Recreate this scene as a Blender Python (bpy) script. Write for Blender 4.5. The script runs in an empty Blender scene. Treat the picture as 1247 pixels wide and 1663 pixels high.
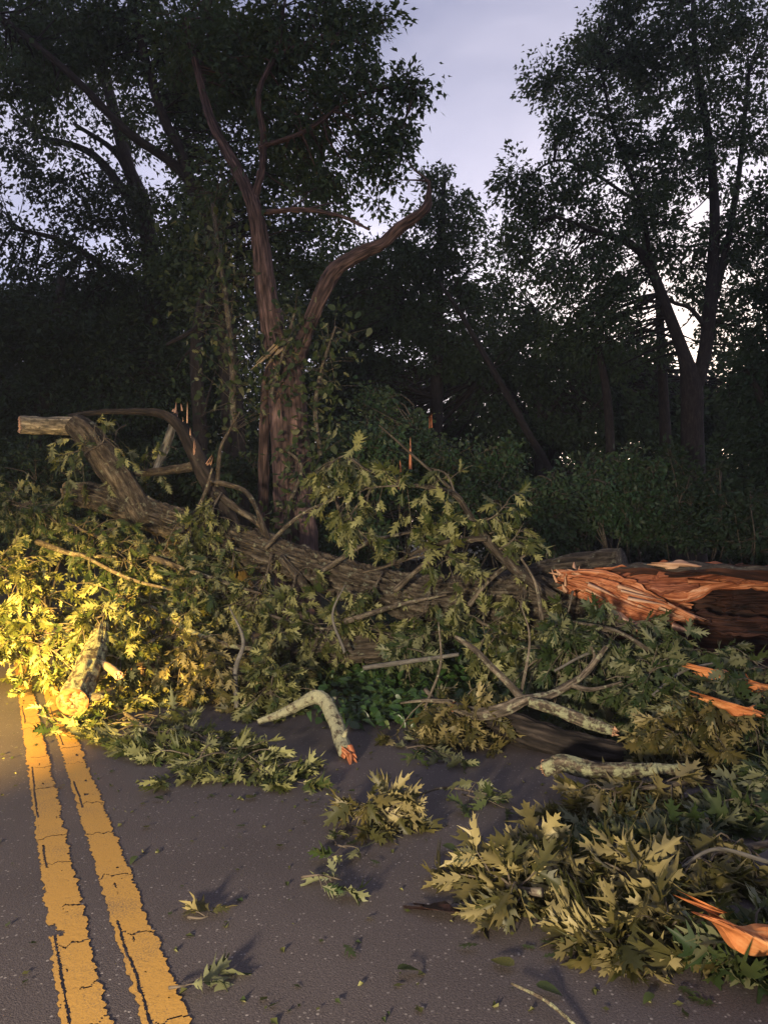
import bpy, math
import numpy as np

# ------------------------------------------------------------------ camera, sky, lamps
scene = bpy.context.scene
F, CX, CY, CAMH, PITCH = 1250.0, 623.5, 831.5, 1.45, math.atan(47/1250)
cam_d = bpy.data.cameras.new("camera")
cam_d.sensor_fit = 'HORIZONTAL'; cam_d.sensor_width = 36.0; cam_d.lens = 36.0*F/1247
cam_d.clip_start = 0.05; cam_d.clip_end = 2000
cam = bpy.data.objects.new("camera", cam_d); scene.collection.objects.link(cam)
cam.location = (0, 0, CAMH); cam.rotation_euler = (math.pi/2 + PITCH, 0, 0)
scene.camera = cam

SUN_EL, SUN_AZ = math.radians(10), math.radians(22)      # low, behind the right-hand trees (azimuth from +Y towards +X)
world = bpy.data.worlds.new("World"); scene.world = world; world.use_nodes = True
wt = world.node_tree; wn = wt.nodes; wl = wt.links
bg = wn["Background"]
sky = wn.new("ShaderNodeTexSky"); sky.sky_type = 'NISHITA'; sky.sun_disc = False
sky.sun_elevation = SUN_EL; sky.sun_rotation = SUN_AZ
sky.air_density = 1.0; sky.dust_density = 1.5; sky.ozone_density = 2.0
tc = wn.new("ShaderNodeTexCoord"); mp = wn.new("ShaderNodeMapping"); mp.inputs["Scale"].default_value = (1, 1, 2.2)
cl = wn.new("ShaderNodeTexNoise"); cl.inputs["Scale"].default_value = 2.6; cl.inputs["Detail"].default_value = 5
cl.inputs["Distortion"].default_value = 0.5
cr = wn.new("ShaderNodeValToRGB")
cr.color_ramp.elements[0].position = 0.36; cr.color_ramp.elements[0].color = (2.6, 2.65, 4.2, 1)
cr.color_ramp.elements[1].position = 0.64; cr.color_ramp.elements[1].color = (5.7, 5.4, 6.9, 1)
mx = wn.new("ShaderNodeMix"); mx.data_type = 'RGBA'; mx.inputs[0].default_value = 0.72
wl.new(tc.outputs["Generated"], mp.inputs[0]); wl.new(mp.outputs[0], cl.inputs[0]); wl.new(cl.outputs[0], cr.inputs[0])
wl.new(sky.outputs[0], mx.inputs[6]); wl.new(cr.outputs[0], mx.inputs[7]); 
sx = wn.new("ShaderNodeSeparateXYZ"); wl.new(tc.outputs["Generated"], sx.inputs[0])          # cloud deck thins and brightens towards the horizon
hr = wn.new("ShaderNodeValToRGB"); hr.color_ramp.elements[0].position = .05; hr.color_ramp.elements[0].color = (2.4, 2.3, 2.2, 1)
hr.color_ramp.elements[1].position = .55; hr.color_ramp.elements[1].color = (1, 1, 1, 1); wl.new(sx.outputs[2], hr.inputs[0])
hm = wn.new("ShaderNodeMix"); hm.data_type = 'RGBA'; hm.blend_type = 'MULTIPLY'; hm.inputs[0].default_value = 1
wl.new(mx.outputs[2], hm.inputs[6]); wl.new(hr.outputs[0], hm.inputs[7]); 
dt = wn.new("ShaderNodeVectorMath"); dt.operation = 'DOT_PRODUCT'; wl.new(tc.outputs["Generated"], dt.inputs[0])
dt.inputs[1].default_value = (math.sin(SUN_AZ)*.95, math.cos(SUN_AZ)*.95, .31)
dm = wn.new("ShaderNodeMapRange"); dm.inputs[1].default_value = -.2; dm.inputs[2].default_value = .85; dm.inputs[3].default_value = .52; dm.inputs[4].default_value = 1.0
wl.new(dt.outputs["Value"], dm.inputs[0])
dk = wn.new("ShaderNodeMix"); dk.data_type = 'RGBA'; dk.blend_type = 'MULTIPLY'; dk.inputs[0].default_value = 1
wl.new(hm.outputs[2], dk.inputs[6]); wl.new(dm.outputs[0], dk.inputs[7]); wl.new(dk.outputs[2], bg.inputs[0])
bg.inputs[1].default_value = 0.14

def lamp(name, kind, energy, color, loc=(0, 0, 5), target=None, **kw):
    d = bpy.data.lights.new(name, kind); d.energy = energy; d.color = color
    for k, v in kw.items(): setattr(d, k, v)
    o = bpy.data.objects.new(name, d); scene.collection.objects.link(o); o.location = loc
    if target is not None:
        from mathutils import Vector
        o.rotation_euler = (Vector(target) - Vector(loc)).to_track_quat('-Z', 'Y').to_euler()
    return o
sd = np.array([math.sin(SUN_AZ)*math.cos(SUN_EL), math.cos(SUN_AZ)*math.cos(SUN_EL), math.sin(SUN_EL)])
lamp("sun", 'SUN', 0.5, (1, .93, .84), (0, 0, 30), tuple(np.array([0, 0, 30]) - sd), angle=math.radians(12))
# car beam making the left pool, then an added wide wash for the lower scene
lamp("headlamp_and_wash", 'SPOT', 115000, (1.0, .61, .11), (-4.4, -2.6, .95), (-3.75, 8.4, -1.15), spot_size=math.radians(31), spot_blend=1.0, shadow_soft_size=.06)
lamp("headlamp_and_wash", 'SPOT', 6000, (1.0, .82, .58), (-2.3, -3.2, 1.3), (-1.1, 7.0, -.2), spot_size=math.radians(66), spot_blend=.9, shadow_soft_size=.28)

vs = scene.view_settings
scene.display_settings.display_device = 'sRGB'
vs.view_transform = 'Standard'; vs.look = 'None'; vs.exposure = 0.0; vs.gamma = 1; vs.use_curve_mapping = False
scene.cycles.max_bounces = 6; scene.cycles.diffuse_bounces = 2; scene.cycles.glossy_bounces = 2
scene.cycles.transmission_bounces = 3; scene.cycles.transparent_max_bounces = 6
scene.cycles.use_denoising = True

# ------------------------------------------------------------------ helpers
rng = np.random.default_rng(11)
FW = np.array([0, math.cos(PITCH), math.sin(PITCH)]); UPV = np.array([0, -math.sin(PITCH), math.cos(PITCH)])
RT = np.array([1.0, 0, 0]); CAM = np.array([0, 0, CAMH]); UZ = np.array([0, 0, 1.0])
def P(px, py, Y):
    d = FW + RT*((px-CX)/F) + UPV*((CY-py)/F)
    return CAM + d*(Y/d[1])
def G(px, py, z=0.0):
    d = FW + RT*((px-CX)/F) + UPV*((CY-py)/F)
    return CAM + d*((z-CAMH)/d[2])
def nrm(v):
    v = np.asarray(v, float)
    return v/np.maximum(np.linalg.norm(v, axis=-1, keepdims=True), 1e-9)

def _h(i, j, k, s):
    n = (i*73856093) ^ (j*19349663) ^ (k*83492791) ^ (s*2654435)
    n = (n ^ (n >> 13))*1274126177 & 0x7fffffff
    n = (n ^ (n >> 15))*668265263 & 0x7fffffff
    return (n ^ (n >> 16) & 0x7fffffff)/float(0x7fffffff)
def vnoise(p, s=0):
    p = np.asarray(p, float); i = np.floor(p).astype(np.int64); f = p-i; f = f*f*(3-2*f)
    r = 0
    for a in (0, 1):
        for b in (0, 1):
            for c in (0, 1):
                w = (f[..., 0] if a else 1-f[..., 0])*(f[..., 1] if b else 1-f[..., 1])*(f[..., 2] if c else 1-f[..., 2])
                r = r + w*_h(i[..., 0]+a, i[..., 1]+b, i[..., 2]+c, s)
    return r
def fbm(p, s=0, o=3):
    p = np.asarray(p, float); r = 0; a = .5
    for k in range(o): r = r + a*vnoise(p*(2**k), s+k); a *= .5
    return r

class MB:
    """collects vertices and faces, builds one mesh object"""
    def __init__(s): s.v = []; s.f = []; s.b = []; s.t = []; s.n = 0; s.mi = []
    def add(s, v, faces, bark=None, tint=0.5, mi=0):
        v = np.asarray(v, float).reshape(-1, 3); k = len(v)
        s.v.append(v); s.b.append(v if bark is None else np.asarray(bark, float).reshape(-1, 3))
        s.t.append(np.broadcast_to(np.asarray(tint, float), (k,)))
        for fa in (faces if isinstance(faces, list) else [faces]):
            fa = np.asarray(fa, np.int64)
            if len(fa): s.f.append(fa+s.n); s.mi.append(np.full(len(fa), mi, np.int32))
        s.n += k
    def build(s, name, mat, parent=None, origin=None, smooth=False):
        if origin is None: origin = np.array(parent.location) if parent is not None else np.zeros(3)
        v = np.concatenate(s.v) - np.asarray(origin)
        me = bpy.data.meshes.new(name)
        me.vertices.add(len(v)); me.vertices.foreach_set("co", v.astype(np.float32).ravel())
        loops = np.concatenate([f.ravel() for f in s.f]); tot = np.concatenate([np.full(len(f), f.shape[1]) for f in s.f])
        start = np.concatenate([[0], np.cumsum(tot)[:-1]])
        me.loops.add(len(loops)); me.loops.foreach_set("vertex_index", loops.astype(np.int32))
        me.polygons.add(len(tot)); me.polygons.foreach_set("loop_start", start.astype(np.int32))
        me.polygons.foreach_set("loop_total", tot.astype(np.int32))
        me.polygons.foreach_set("material_index", np.concatenate(s.mi))
        if smooth: me.polygons.foreach_set("use_smooth", np.ones(len(tot), bool))
        a = me.attributes.new("bark", 'FLOAT_VECTOR', 'POINT'); a.data.foreach_set("vector", np.concatenate(s.b).astype(np.float32).ravel())
        a = me.attributes.new("tint", 'FLOAT', 'POINT'); a.data.foreach_set("value", np.concatenate(s.t).astype(np.float32))
        me.update(calc_edges=True); me.validate()
        for m in (mat if isinstance(mat, (list, tuple)) else [mat]): me.materials.append(m)
        o = bpy.data.objects.new(name, me); scene.collection.objects.link(o)
        if parent is not None: o.parent = parent
        else: o.location = origin
        return o

def tag(o, label=None, cat=None, group=None, kind=None):
    if label: o["label"] = label
    if cat: o["category"] = cat
    if group: o["group"] = group
    if kind: o["kind"] = kind
    return o
def empty(name, loc, label, cat, group=None):
    o = bpy.data.objects.new(name, None); scene.collection.objects.link(o); o.empty_display_size = .1
    o.location = tuple(float(x) for x in loc)
    return tag(o, label, cat, group)

def smooth_path(pts, n):
    """Catmull-Rom through rows of pts (any number of columns)"""
    p = np.asarray(pts, float)
    if len(p) == 2: return p[0]+(p[1]-p[0])*np.linspace(0, 1, n)[:, None]
    q = np.vstack([2*p[0]-p[1], p, 2*p[-1]-p[-2]])
    L = np.concatenate([[0], np.cumsum(np.linalg.norm(np.diff(p[:, :3], axis=0), axis=1))])
    t = np.interp(np.linspace(0, L[-1], n), L, np.arange(len(p)))
    i = np.minimum(t.astype(int), len(p)-2); f = (t-i)[:, None]
    a, b, c, d = q[i], q[i+1], q[i+2], q[i+3]
    return .5*((2*b)+(-a+c)*f+(2*a-5*b+4*c-d)*f*f+(-a+3*b-3*c+d)*f**3)
def frames(c):
    T = nrm(np.gradient(c, axis=0)); n = np.zeros_like(c)
    r = np.array([0, 0, 1.0]) if abs(T[0, 2]) < .9 else np.array([1.0, 0, 0])
    n[0] = nrm(r-T[0]*(r@T[0]))
    for i in range(1, len(c)): n[i] = nrm(n[i-1]-T[i]*(n[i-1]@T[i]))
    return T, n, np.cross(T, n)
def grid_faces(nu, nv, wrap=True):
    i = np.arange(nu-1)[:, None]; j = np.arange(nv if wrap else nv-1)[None, :]
    a = i*nv+j; b = i*nv+(j+1) % nv
    return np.stack([a, b, b+nv, a+nv], -1).reshape(-1, 4)
def tube(mb, pts, rad, ns=8, n=None, rough=0.0, ridge=0.0, lump=0.0, cap=True, seed=0, mi=0, tint=.5, rf=9.0):
    """pts (k,3), rad (k,): swept along a smooth path, with lumps and bark ridges as real relief"""
    q = np.column_stack([np.asarray(pts, float), np.asarray(rad, float)*np.ones(len(pts))])
    n = n or max(3, len(pts)*3)
    q = smooth_path(q, n); c = q[:, :3]; r = np.maximum(q[:, 3], 1e-3)
    T, N, B = frames(c); L = np.concatenate([[0], np.cumsum(np.linalg.norm(np.diff(c, axis=0), axis=1))])
    a = np.linspace(0, 2*np.pi, ns, endpoint=False)
    ca, sa = np.cos(a)[None, :], np.sin(a)[None, :]
    bark = np.stack([ca*r[:, None], sa*r[:, None], np.broadcast_to(L[:, None], (n, ns))], -1)
    R = np.broadcast_to(r[:, None], (n, ns)).copy()
    if lump: R = R*(1+lump*(2*fbm(np.stack([ca*1.3+0*R, sa*1.3+0*R, L[:, None]/np.maximum(r.mean(), .02)*.35+0*R], -1)+seed*7.1, seed)-.9))
    if ridge:
        w = fbm(bark*[3, 3, 2]+seed, seed+5, 2)*.10
        g = vnoise(np.stack([ca*rf+w*20, sa*rf+w*20, L[:, None]*4.6+0*R], -1)+seed*3.3, seed+9)
        g2 = vnoise(np.stack([ca*rf*2.3+w*30, sa*rf*2.3+0*R, L[:, None]*11+0*R], -1)+seed*1.7, seed+19)
        R = R+ridge*(np.abs(g*2-1)-.5)+ridge*.5*(g2-.5)
        tint = np.clip(.5+.75*(np.abs(g*2-1)-.42)+.5*(g2-.5), 0, 1).reshape(-1)
    if rough: R = R+rough*(vnoise(bark*60+seed, seed+3)-.5)
    v = (c[:, None]+R[..., None]*(ca[..., None]*N[:, None]+sa[..., None]*B[:, None])).reshape(-1, 3)
    f = [grid_faces(n, ns)]; bk = bark.reshape(-1, 3); tv = np.broadcast_to(np.asarray(tint, float), (len(v),))
    if cap:
        K = len(v); v = np.vstack([v, c[0], c[-1]]); bk = np.vstack([bk, [0, 0, 0], [0, 0, L[-1]]]); tv = np.concatenate([tv, [.5, .5]])
        k = np.arange(ns); k2 = (k+1) % ns; o = (n-1)*ns
        f.append(np.vstack([np.stack([k2, k, np.full(ns, K)], 1), np.stack([o+k, o+k2, np.full(ns, K+1)], 1)]))
    mb.add(v, f, bk, tv, mi)
    return c, r
def broken_end(mb, c, axis, r, jag=.5, nr=7, ns=26, seed=0, skew=None):
    """torn end of a branch: polar sheet pulled into splinters along the axis"""
    axis = nrm(axis); h = np.array([0, 0, 1.0]) if abs(axis[2]) < .9 else np.array([1.0, 0, 0])
    n = nrm(np.cross(axis, h)); b = np.cross(axis, n)
    rr = np.linspace(0, 1, nr)[:, None]; a = np.linspace(0, 2*np.pi, ns, endpoint=False)[None, :]
    x, y = rr*np.cos(a), rr*np.sin(a)
    p = np.stack([x*4, y*4, 0*x], -1)+seed*5.3
    hgt = (vnoise(p, seed)+.8*vnoise(p*2.6, seed+1)-.9)*jag*r*2
    if skew is not None: hgt = hgt+skew*r*(x*.8+y*.5)
    hgt = hgt*(1-.75*(rr > .97))
    v = np.asarray(c)+r*(x[..., None]*n+y[..., None]*b)+hgt[..., None]*axis
    mb.add(v, grid_faces(nr, ns), np.stack([(np.sqrt(x*x+y*y)+.06*np.sin(a*3+seed))*r*1.6+0*x, hgt*.5, 0*x+seed], -1))

# ------------------------------------------------------------------ materials
def mat(name):
    m = bpy.data.materials.new(name); m.use_nodes = True
    nt = m.node_tree; return m, nt, nt.nodes, nt.links, nt.nodes["Principled BSDF"]
def N_(nt, t, **kw):
    n = nt.nodes.new(t)
    for k, v in kw.items(): n.inputs[k].default_value = v
    return n
def ramp(nt, stops):
    r = nt.nodes.new("ShaderNodeValToRGB"); e = r.color_ramp.elements
    while len(e) < len(stops): e.new(.5)
    for k, (p, c) in enumerate(stops):
        e[k].position = p; e[k].color = (*c, 1) if len(c) == 3 else c
    return r
def attr(nt, n): a = nt.nodes.new("ShaderNodeAttribute"); a.attribute_name = n; return a
def mixc(nt, fac, a, b, mode='MIX'):
    m = nt.nodes.new("ShaderNodeMix"); m.data_type = 'RGBA'; m.blend_type = mode
    for s, v in ((0, fac), (6, a), (7, b)):
        if isinstance(v, (int, float)): m.inputs[s].default_value = v
        elif isinstance(v, tuple): m.inputs[s].default_value = (*v, 1)
        else: nt.links.new(v, m.inputs[s])
    return m.outputs[2]

def bark_mat(name, dark, mid, lite, lichen=None, lich_amt=.5, scale=22, stretch=.22, bump=.6, dist=.012):
    m, nt, n, l, b = mat(name)
    a = attr(nt, "bark"); mp = N_(nt, "ShaderNodeMapping"); mp.inputs["Scale"].default_value = (1, 1, stretch)
    l.new(a.outputs["Vector"], mp.inputs[0])
    t = N_(nt, "ShaderNodeTexNoise", Scale=scale, Detail=6, Roughness=.65, Distortion=.5); l.new(mp.outputs[0], t.inputs[0])
    r = ramp(nt, [(.30, dark), (.5, mid), (.72, lite)]); l.new(t.outputs[0], r.inputs[0]); col = r.outputs[0]
    ta = attr(nt, 'tint'); tr_ = ramp(nt, [(.12, (.25, .25, .25)), (.5, (.9, .9, .9)), (.9, (1.7, 1.7, 1.65))]); l.new(ta.outputs['Fac'], tr_.inputs[0]); col = mixc(nt, 1.0, col, tr_.outputs[0], 'MULTIPLY')
    if lichen:
        t2 = N_(nt, "ShaderNodeTexNoise", Scale=14, Detail=5, Roughness=.7); l.new(a.outputs["Vector"], t2.inputs[0])
        r2 = ramp(nt, [(lich_amt-.04, (0, 0, 0)), (lich_amt+.05, (1, 1, 1))]); l.new(t2.outputs[0], r2.inputs[0])
        t3 = N_(nt, "ShaderNodeTexNoise", Scale=70, Detail=3); l.new(a.outputs["Vector"], t3.inputs[0])
        lc = mixc(nt, t3.outputs[0], tuple(c*.45 for c in lichen), lichen); col = mixc(nt, r2.outputs[0], col, lc)
    l.new(col, b.inputs["Base Color"]); b.inputs["Roughness"].default_value = .85; b.inputs["Specular IOR Level"].default_value = .25
    tfine = N_(nt, "ShaderNodeTexNoise", Scale=scale*3.2, Detail=4, Roughness=.7); mp2 = N_(nt, "ShaderNodeMapping"); mp2.inputs["Scale"].default_value = (1, 1, .5); l.new(a.outputs["Vector"], mp2.inputs[0]); l.new(mp2.outputs[0], tfine.inputs[0])
    hs = nt.nodes.new("ShaderNodeMath"); hs.operation = 'MULTIPLY_ADD'; l.new(tfine.outputs[0], hs.inputs[0]); hs.inputs[1].default_value = .6; l.new(t.outputs[0], hs.inputs[2])
    bp = N_(nt, "ShaderNodeBump", Strength=bump, Distance=dist); l.new(hs.outputs[0], bp.inputs["Height"]); l.new(bp.outputs[0], b.inputs["Normal"])
    return m
M_oakbark = bark_mat("oak_bark", (.012, .009, .007), (.075, .058, .042), (.17, .15, .115), (.24, .25, .18), .615, 38, .25, 1.0, .02)
M_lichen = bark_mat("lichen_bark", (.03, .022, .015), (.11, .085, .06), (.24, .21, .15), (.36, .37, .22), .50, 46, .5, 1.0, .015)
M_lichenpale = bark_mat("pale_lichen_bark", (.04, .03, .02), (.14, .11, .075), (.27, .24, .17), (.47, .46, .29), .43, 46, .5, 1.0, .015)
M_darkbark = bark_mat("dark_bark", (.008, .006, .006), (.026, .020, .017), (.06, .048, .040), (.10, .11, .07), .68, 24, .25)
M_redbark = bark_mat("red_bark", (.024, .016, .015), (.105, .068, .060), (.24, .15, .13), None, .5, 34, .07)
M_palebark = bark_mat("pale_bark", (.05, .045, .04), (.13, .12, .105), (.24, .225, .2), (.2, .22, .16), .6, 26, .3)
M_stub = bark_mat("grey_stub", (.07, .055, .035), (.30, .25, .17), (.44, .38, .27), (.10, .09, .065), .57, 34, .4)
M_twig = bark_mat("twig_bark", (.03, .022, .016), (.10, .08, .06), (.2, .17, .13), (.3, .3, .2), .58, 60, .3, .3, .003)

def wood_mat(name, stops, scale=40, stretch=.05, bump=.7):
    m, nt, n, l, b = mat(name)
    a = attr(nt, "bark"); mp = N_(nt, "ShaderNodeMapping"); mp.inputs["Scale"].default_value = (1, 1, stretch)
    l.new(a.outputs["Vector"], mp.inputs[0])
    t = N_(nt, "ShaderNodeTexNoise", Scale=scale, Detail=7, Roughness=.7, Distortion=.3); l.new(mp.outputs[0], t.inputs[0])
    t2 = N_(nt, "ShaderNodeTexNoise", Scale=5, Detail=3); l.new(a.outputs["Vector"], t2.inputs[0])
    ad = N_(nt, "ShaderNodeMath"); ad.operation = 'MULTIPLY_ADD'; l.new(t2.outputs[0], ad.inputs[0]); ad.inputs[1].default_value = .5; l.new(t.outputs[0], ad.inputs[2])
    sb = N_(nt, "ShaderNodeMath"); sb.operation = 'SUBTRACT'; l.new(ad.outputs[0], sb.inputs[0]); sb.inputs[1].default_value = .25
    r = ramp(nt, stops); l.new(sb.outputs[0], r.inputs[0])
    l.new(r.outputs[0], b.inputs["Base Color"]); b.inputs["Roughness"].default_value = .7; b.inputs["Specular IOR Level"].default_value = .2
    bp = N_(nt, "ShaderNodeBump", Strength=bump, Distance=.008); l.new(t.outputs[0], bp.inputs["Height"]); l.new(bp.outputs[0], b.inputs["Normal"])
    return m
M_heart = wood_mat("heartwood", [(.28, (.07, .020, .009)), (.42, (.28, .085, .035)), (.58, (.52, .215, .10)), (.74, (.74, .47, .31))])
M_cutred = wood_mat("red_cut_wood", [(.28, (.07, .02, .008)), (.5, (.20, .075, .03)), (.75, (.30, .14, .06))], 30, .3)
M_pale = wood_mat("fresh_wood", [(.28, (.26, .12, .07)), (.5, (.52, .30, .18)), (.75, (.70, .52, .36))], 50, .1)
M_redwood = wood_mat("red_heartwood", [(.28, (.05, .014, .008)), (.45, (.19, .06, .03)), (.62, (.34, .13, .07)), (.8, (.52, .28, .17))])
M_rot = wood_mat("dark_heartwood", [(.3, (.006, .004, .004)), (.5, (.028, .012, .009)), (.75, (.10, .042, .025))], 30, .06)
M_orange = wood_mat("orange_heartwood", [(.28, (.22, .06, .02)), (.5, (.50, .18, .06)), (.75, (.68, .34, .14))], 40, .08)
M_cut = wood_mat("weathered_wood", [(.28, (.20, .14, .08)), (.5, (.36, .27, .16)), (.75, (.5, .4, .26))], 34, .15)

def leaf_mat(name, top, top2, under, trans=.28, rough=.5, spec=.35):
    m, nt, n, l, b = mat(name)
    a = attr(nt, "tint"); g = nt.nodes.new("ShaderNodeNewGeometry")
    ct = mixc(nt, a.outputs["Fac"], top, top2)
    t = N_(nt, "ShaderNodeTexNoise", Scale=18, Detail=2); tcn = nt.nodes.new("ShaderNodeTexCoord"); l.new(tcn.outputs["Object"], t.inputs[0])
    ct = mixc(nt, t.outputs[0], ct, tuple(c*.6 for c in top))
    cu = mixc(nt, a.outputs["Fac"], under, tuple(c*.7 for c in under))
    c = mixc(nt, g.outputs["Backfacing"], ct, cu)
    l.new(c, b.inputs["Base Color"]); b.inputs["Roughness"].default_value = rough; b.inputs["Specular IOR Level"].default_value = spec
    if trans:
        tr = nt.nodes.new("ShaderNodeBsdfTranslucent"); l.new(mixc(nt, .5, ct, (.16, .20, .03)), tr.inputs[0])
        ms = nt.nodes.new("ShaderNodeMixShader"); ms.inputs[0].default_value = trans
        l.new(b.outputs[0], ms.inputs[1]); l.new(tr.outputs[0], ms.inputs[2]); l.new(ms.outputs[0], n["Material Output"].inputs[0])
    return m
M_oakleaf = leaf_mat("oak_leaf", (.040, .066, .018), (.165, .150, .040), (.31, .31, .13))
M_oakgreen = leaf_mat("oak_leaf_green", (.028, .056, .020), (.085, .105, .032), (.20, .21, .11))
M_oaktan = leaf_mat("oak_leaf_tan", (.050, .055, .018), (.19, .145, .045), (.30, .25, .11))
M_ivy = leaf_mat("ground_leaf", (.034, .085, .020), (.07, .125, .030), (.12, .16, .06), .2, .35, .5)
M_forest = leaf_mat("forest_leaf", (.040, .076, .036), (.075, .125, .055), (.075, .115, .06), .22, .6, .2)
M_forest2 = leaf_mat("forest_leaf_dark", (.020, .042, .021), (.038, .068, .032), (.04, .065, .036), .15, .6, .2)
M_shrub = leaf_mat("shrub_leaf", (.035, .080, .034), (.065, .125, .05), (.075, .11, .06), .22, .5, .3)

# road, paint, soil
m, nt, n, l, b = mat("asphalt"); M_asphalt = m
tcn = nt.nodes.new("ShaderNodeTexCoord")
t1 = N_(nt, "ShaderNodeTexNoise", Scale=1.1, Detail=4); t2 = N_(nt, "ShaderNodeTexNoise", Scale=120, Detail=5, Roughness=.8)
v1 = N_(nt, "ShaderNodeTexVoronoi", Scale=74); v2 = N_(nt, "ShaderNodeTexVoronoi", Scale=190)
for x in (t1, t2, v1, v2): l.new(tcn.outputs["Object"], x.inputs[0])
t2r = ramp(nt, [(.30, (0, 0, 0)), (.70, (1, 1, 1))]); l.new(t2.outputs[0], t2r.inputs[0])
base = mixc(nt, t2r.outputs[0], (.038, .032, .031), (.195, .162, .155))
base = mixc(nt, t1.outputs[0], base, mixc(nt, 1.0, base, (.45, .43, .43), 'MULTIPLY'))
sep = nt.nodes.new("ShaderNodeSeparateColor"); l.new(v1.outputs["Color"], sep.inputs[0])
r1 = ramp(nt, [(.88, (0, 0, 0)), (1.0, (.8, .8, .8))]); l.new(sep.outputs[0], r1.inputs[0])
r2 = ramp(nt, [(.25, (1, 1, 1)), (.45, (0, 0, 0))]); l.new(v1.outputs["Distance"], r2.inputs[0])
spk = nt.nodes.new("ShaderNodeMath"); spk.operation = 'MULTIPLY'; l.new(r1.outputs[0], spk.inputs[0]); l.new(r2.outputs[0], spk.inputs[1])
base = mixc(nt, spk.outputs[0], base, (.38, .34, .31))
l.new(base, b.inputs["Base Color"]); b.inputs["Roughness"].default_value = .62; b.inputs["Specular IOR Level"].default_value = .4
hh = nt.nodes.new("ShaderNodeMath"); hh.operation = 'SUBTRACT'; l.new(t2.outputs[0], hh.inputs[0]); l.new(v2.outputs["Distance"], hh.inputs[1])
bp = N_(nt, "ShaderNodeBump", Strength=.35, Distance=.004); l.new(hh.outputs[0], bp.inputs["Height"]); l.new(bp.outputs[0], b.inputs["Normal"])

m, nt, n, l, b = mat("worn_yellow_paint"); M_paint = m
a = attr(nt, "bark")
tn = N_(nt, "ShaderNodeTexNoise", Scale=30, Detail=5, Roughness=.7); l.new(a.outputs["Vector"], tn.inputs[0])
tb = N_(nt, "ShaderNodeTexNoise", Scale=4, Detail=3); l.new(a.outputs["Vector"], tb.inputs[0])
tf = N_(nt, "ShaderNodeTexNoise", Scale=220, Detail=2); l.new(a.outputs["Vector"], tf.inputs[0])
cp = mixc(nt, tb.outputs[0], (.53, .245, .030), (.72, .375, .055)); cp = mixc(nt, tf.outputs[0], cp, (.44, .27, .07))
rr_ = ramp(nt, [(.60, (0, 0, 0)), (.74, (1, 1, 1))]); l.new(tn.outputs[0], rr_.inputs[0])
cp = mixc(nt, rr_.outputs[0], cp, (.16, .09, .035))
tg = N_(nt, "ShaderNodeTexNoise", Scale=130, Detail=4, Roughness=.8); l.new(a.outputs["Vector"], tg.inputs[0])
mg = nt.nodes.new("ShaderNodeMath"); mg.operation = 'MULTIPLY_ADD'; l.new(tb.outputs[0], mg.inputs[0]); mg.inputs[1].default_value = .35; l.new(tg.outputs[0], mg.inputs[2])
rg_ = ramp(nt, [(.68, (0, 0, 0)), (.86, (.85, .85, .85))]); l.new(mg.outputs[0], rg_.inputs[0])
cp = mixc(nt, rg_.outputs[0], cp, (.09, .075, .07))
l.new(cp, b.inputs["Base Color"]); b.inputs["Roughness"].default_value = .6
bp = N_(nt, "ShaderNodeBump", Strength=.5, Distance=.004); l.new(tn.outputs[0], bp.inputs["Height"]); l.new(bp.outputs[0], b.inputs["Normal"])

m, nt, n, l, b = mat("woodland_soil"); M_soil = m
tcn = nt.nodes.new("ShaderNodeTexCoord")
t1 = N_(nt, "ShaderNodeTexNoise", Scale=3, Detail=6, Roughness=.7); l.new(tcn.outputs["Object"], t1.inputs[0])
r = ramp(nt, [(.3, (.018, .016, .010)), (.5, (.035, .035, .016)), (.7, (.05, .06, .022))]); l.new(t1.outputs[0], r.inputs[0])
l.new(r.outputs[0], b.inputs["Base Color"]); b.inputs["Roughness"].default_value = .95
bp = N_(nt, "ShaderNodeBump", Strength=1, Distance=.05); l.new(t1.outputs[0], bp.inputs["Height"]); l.new(bp.outputs[0], b.inputs["Normal"])

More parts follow.
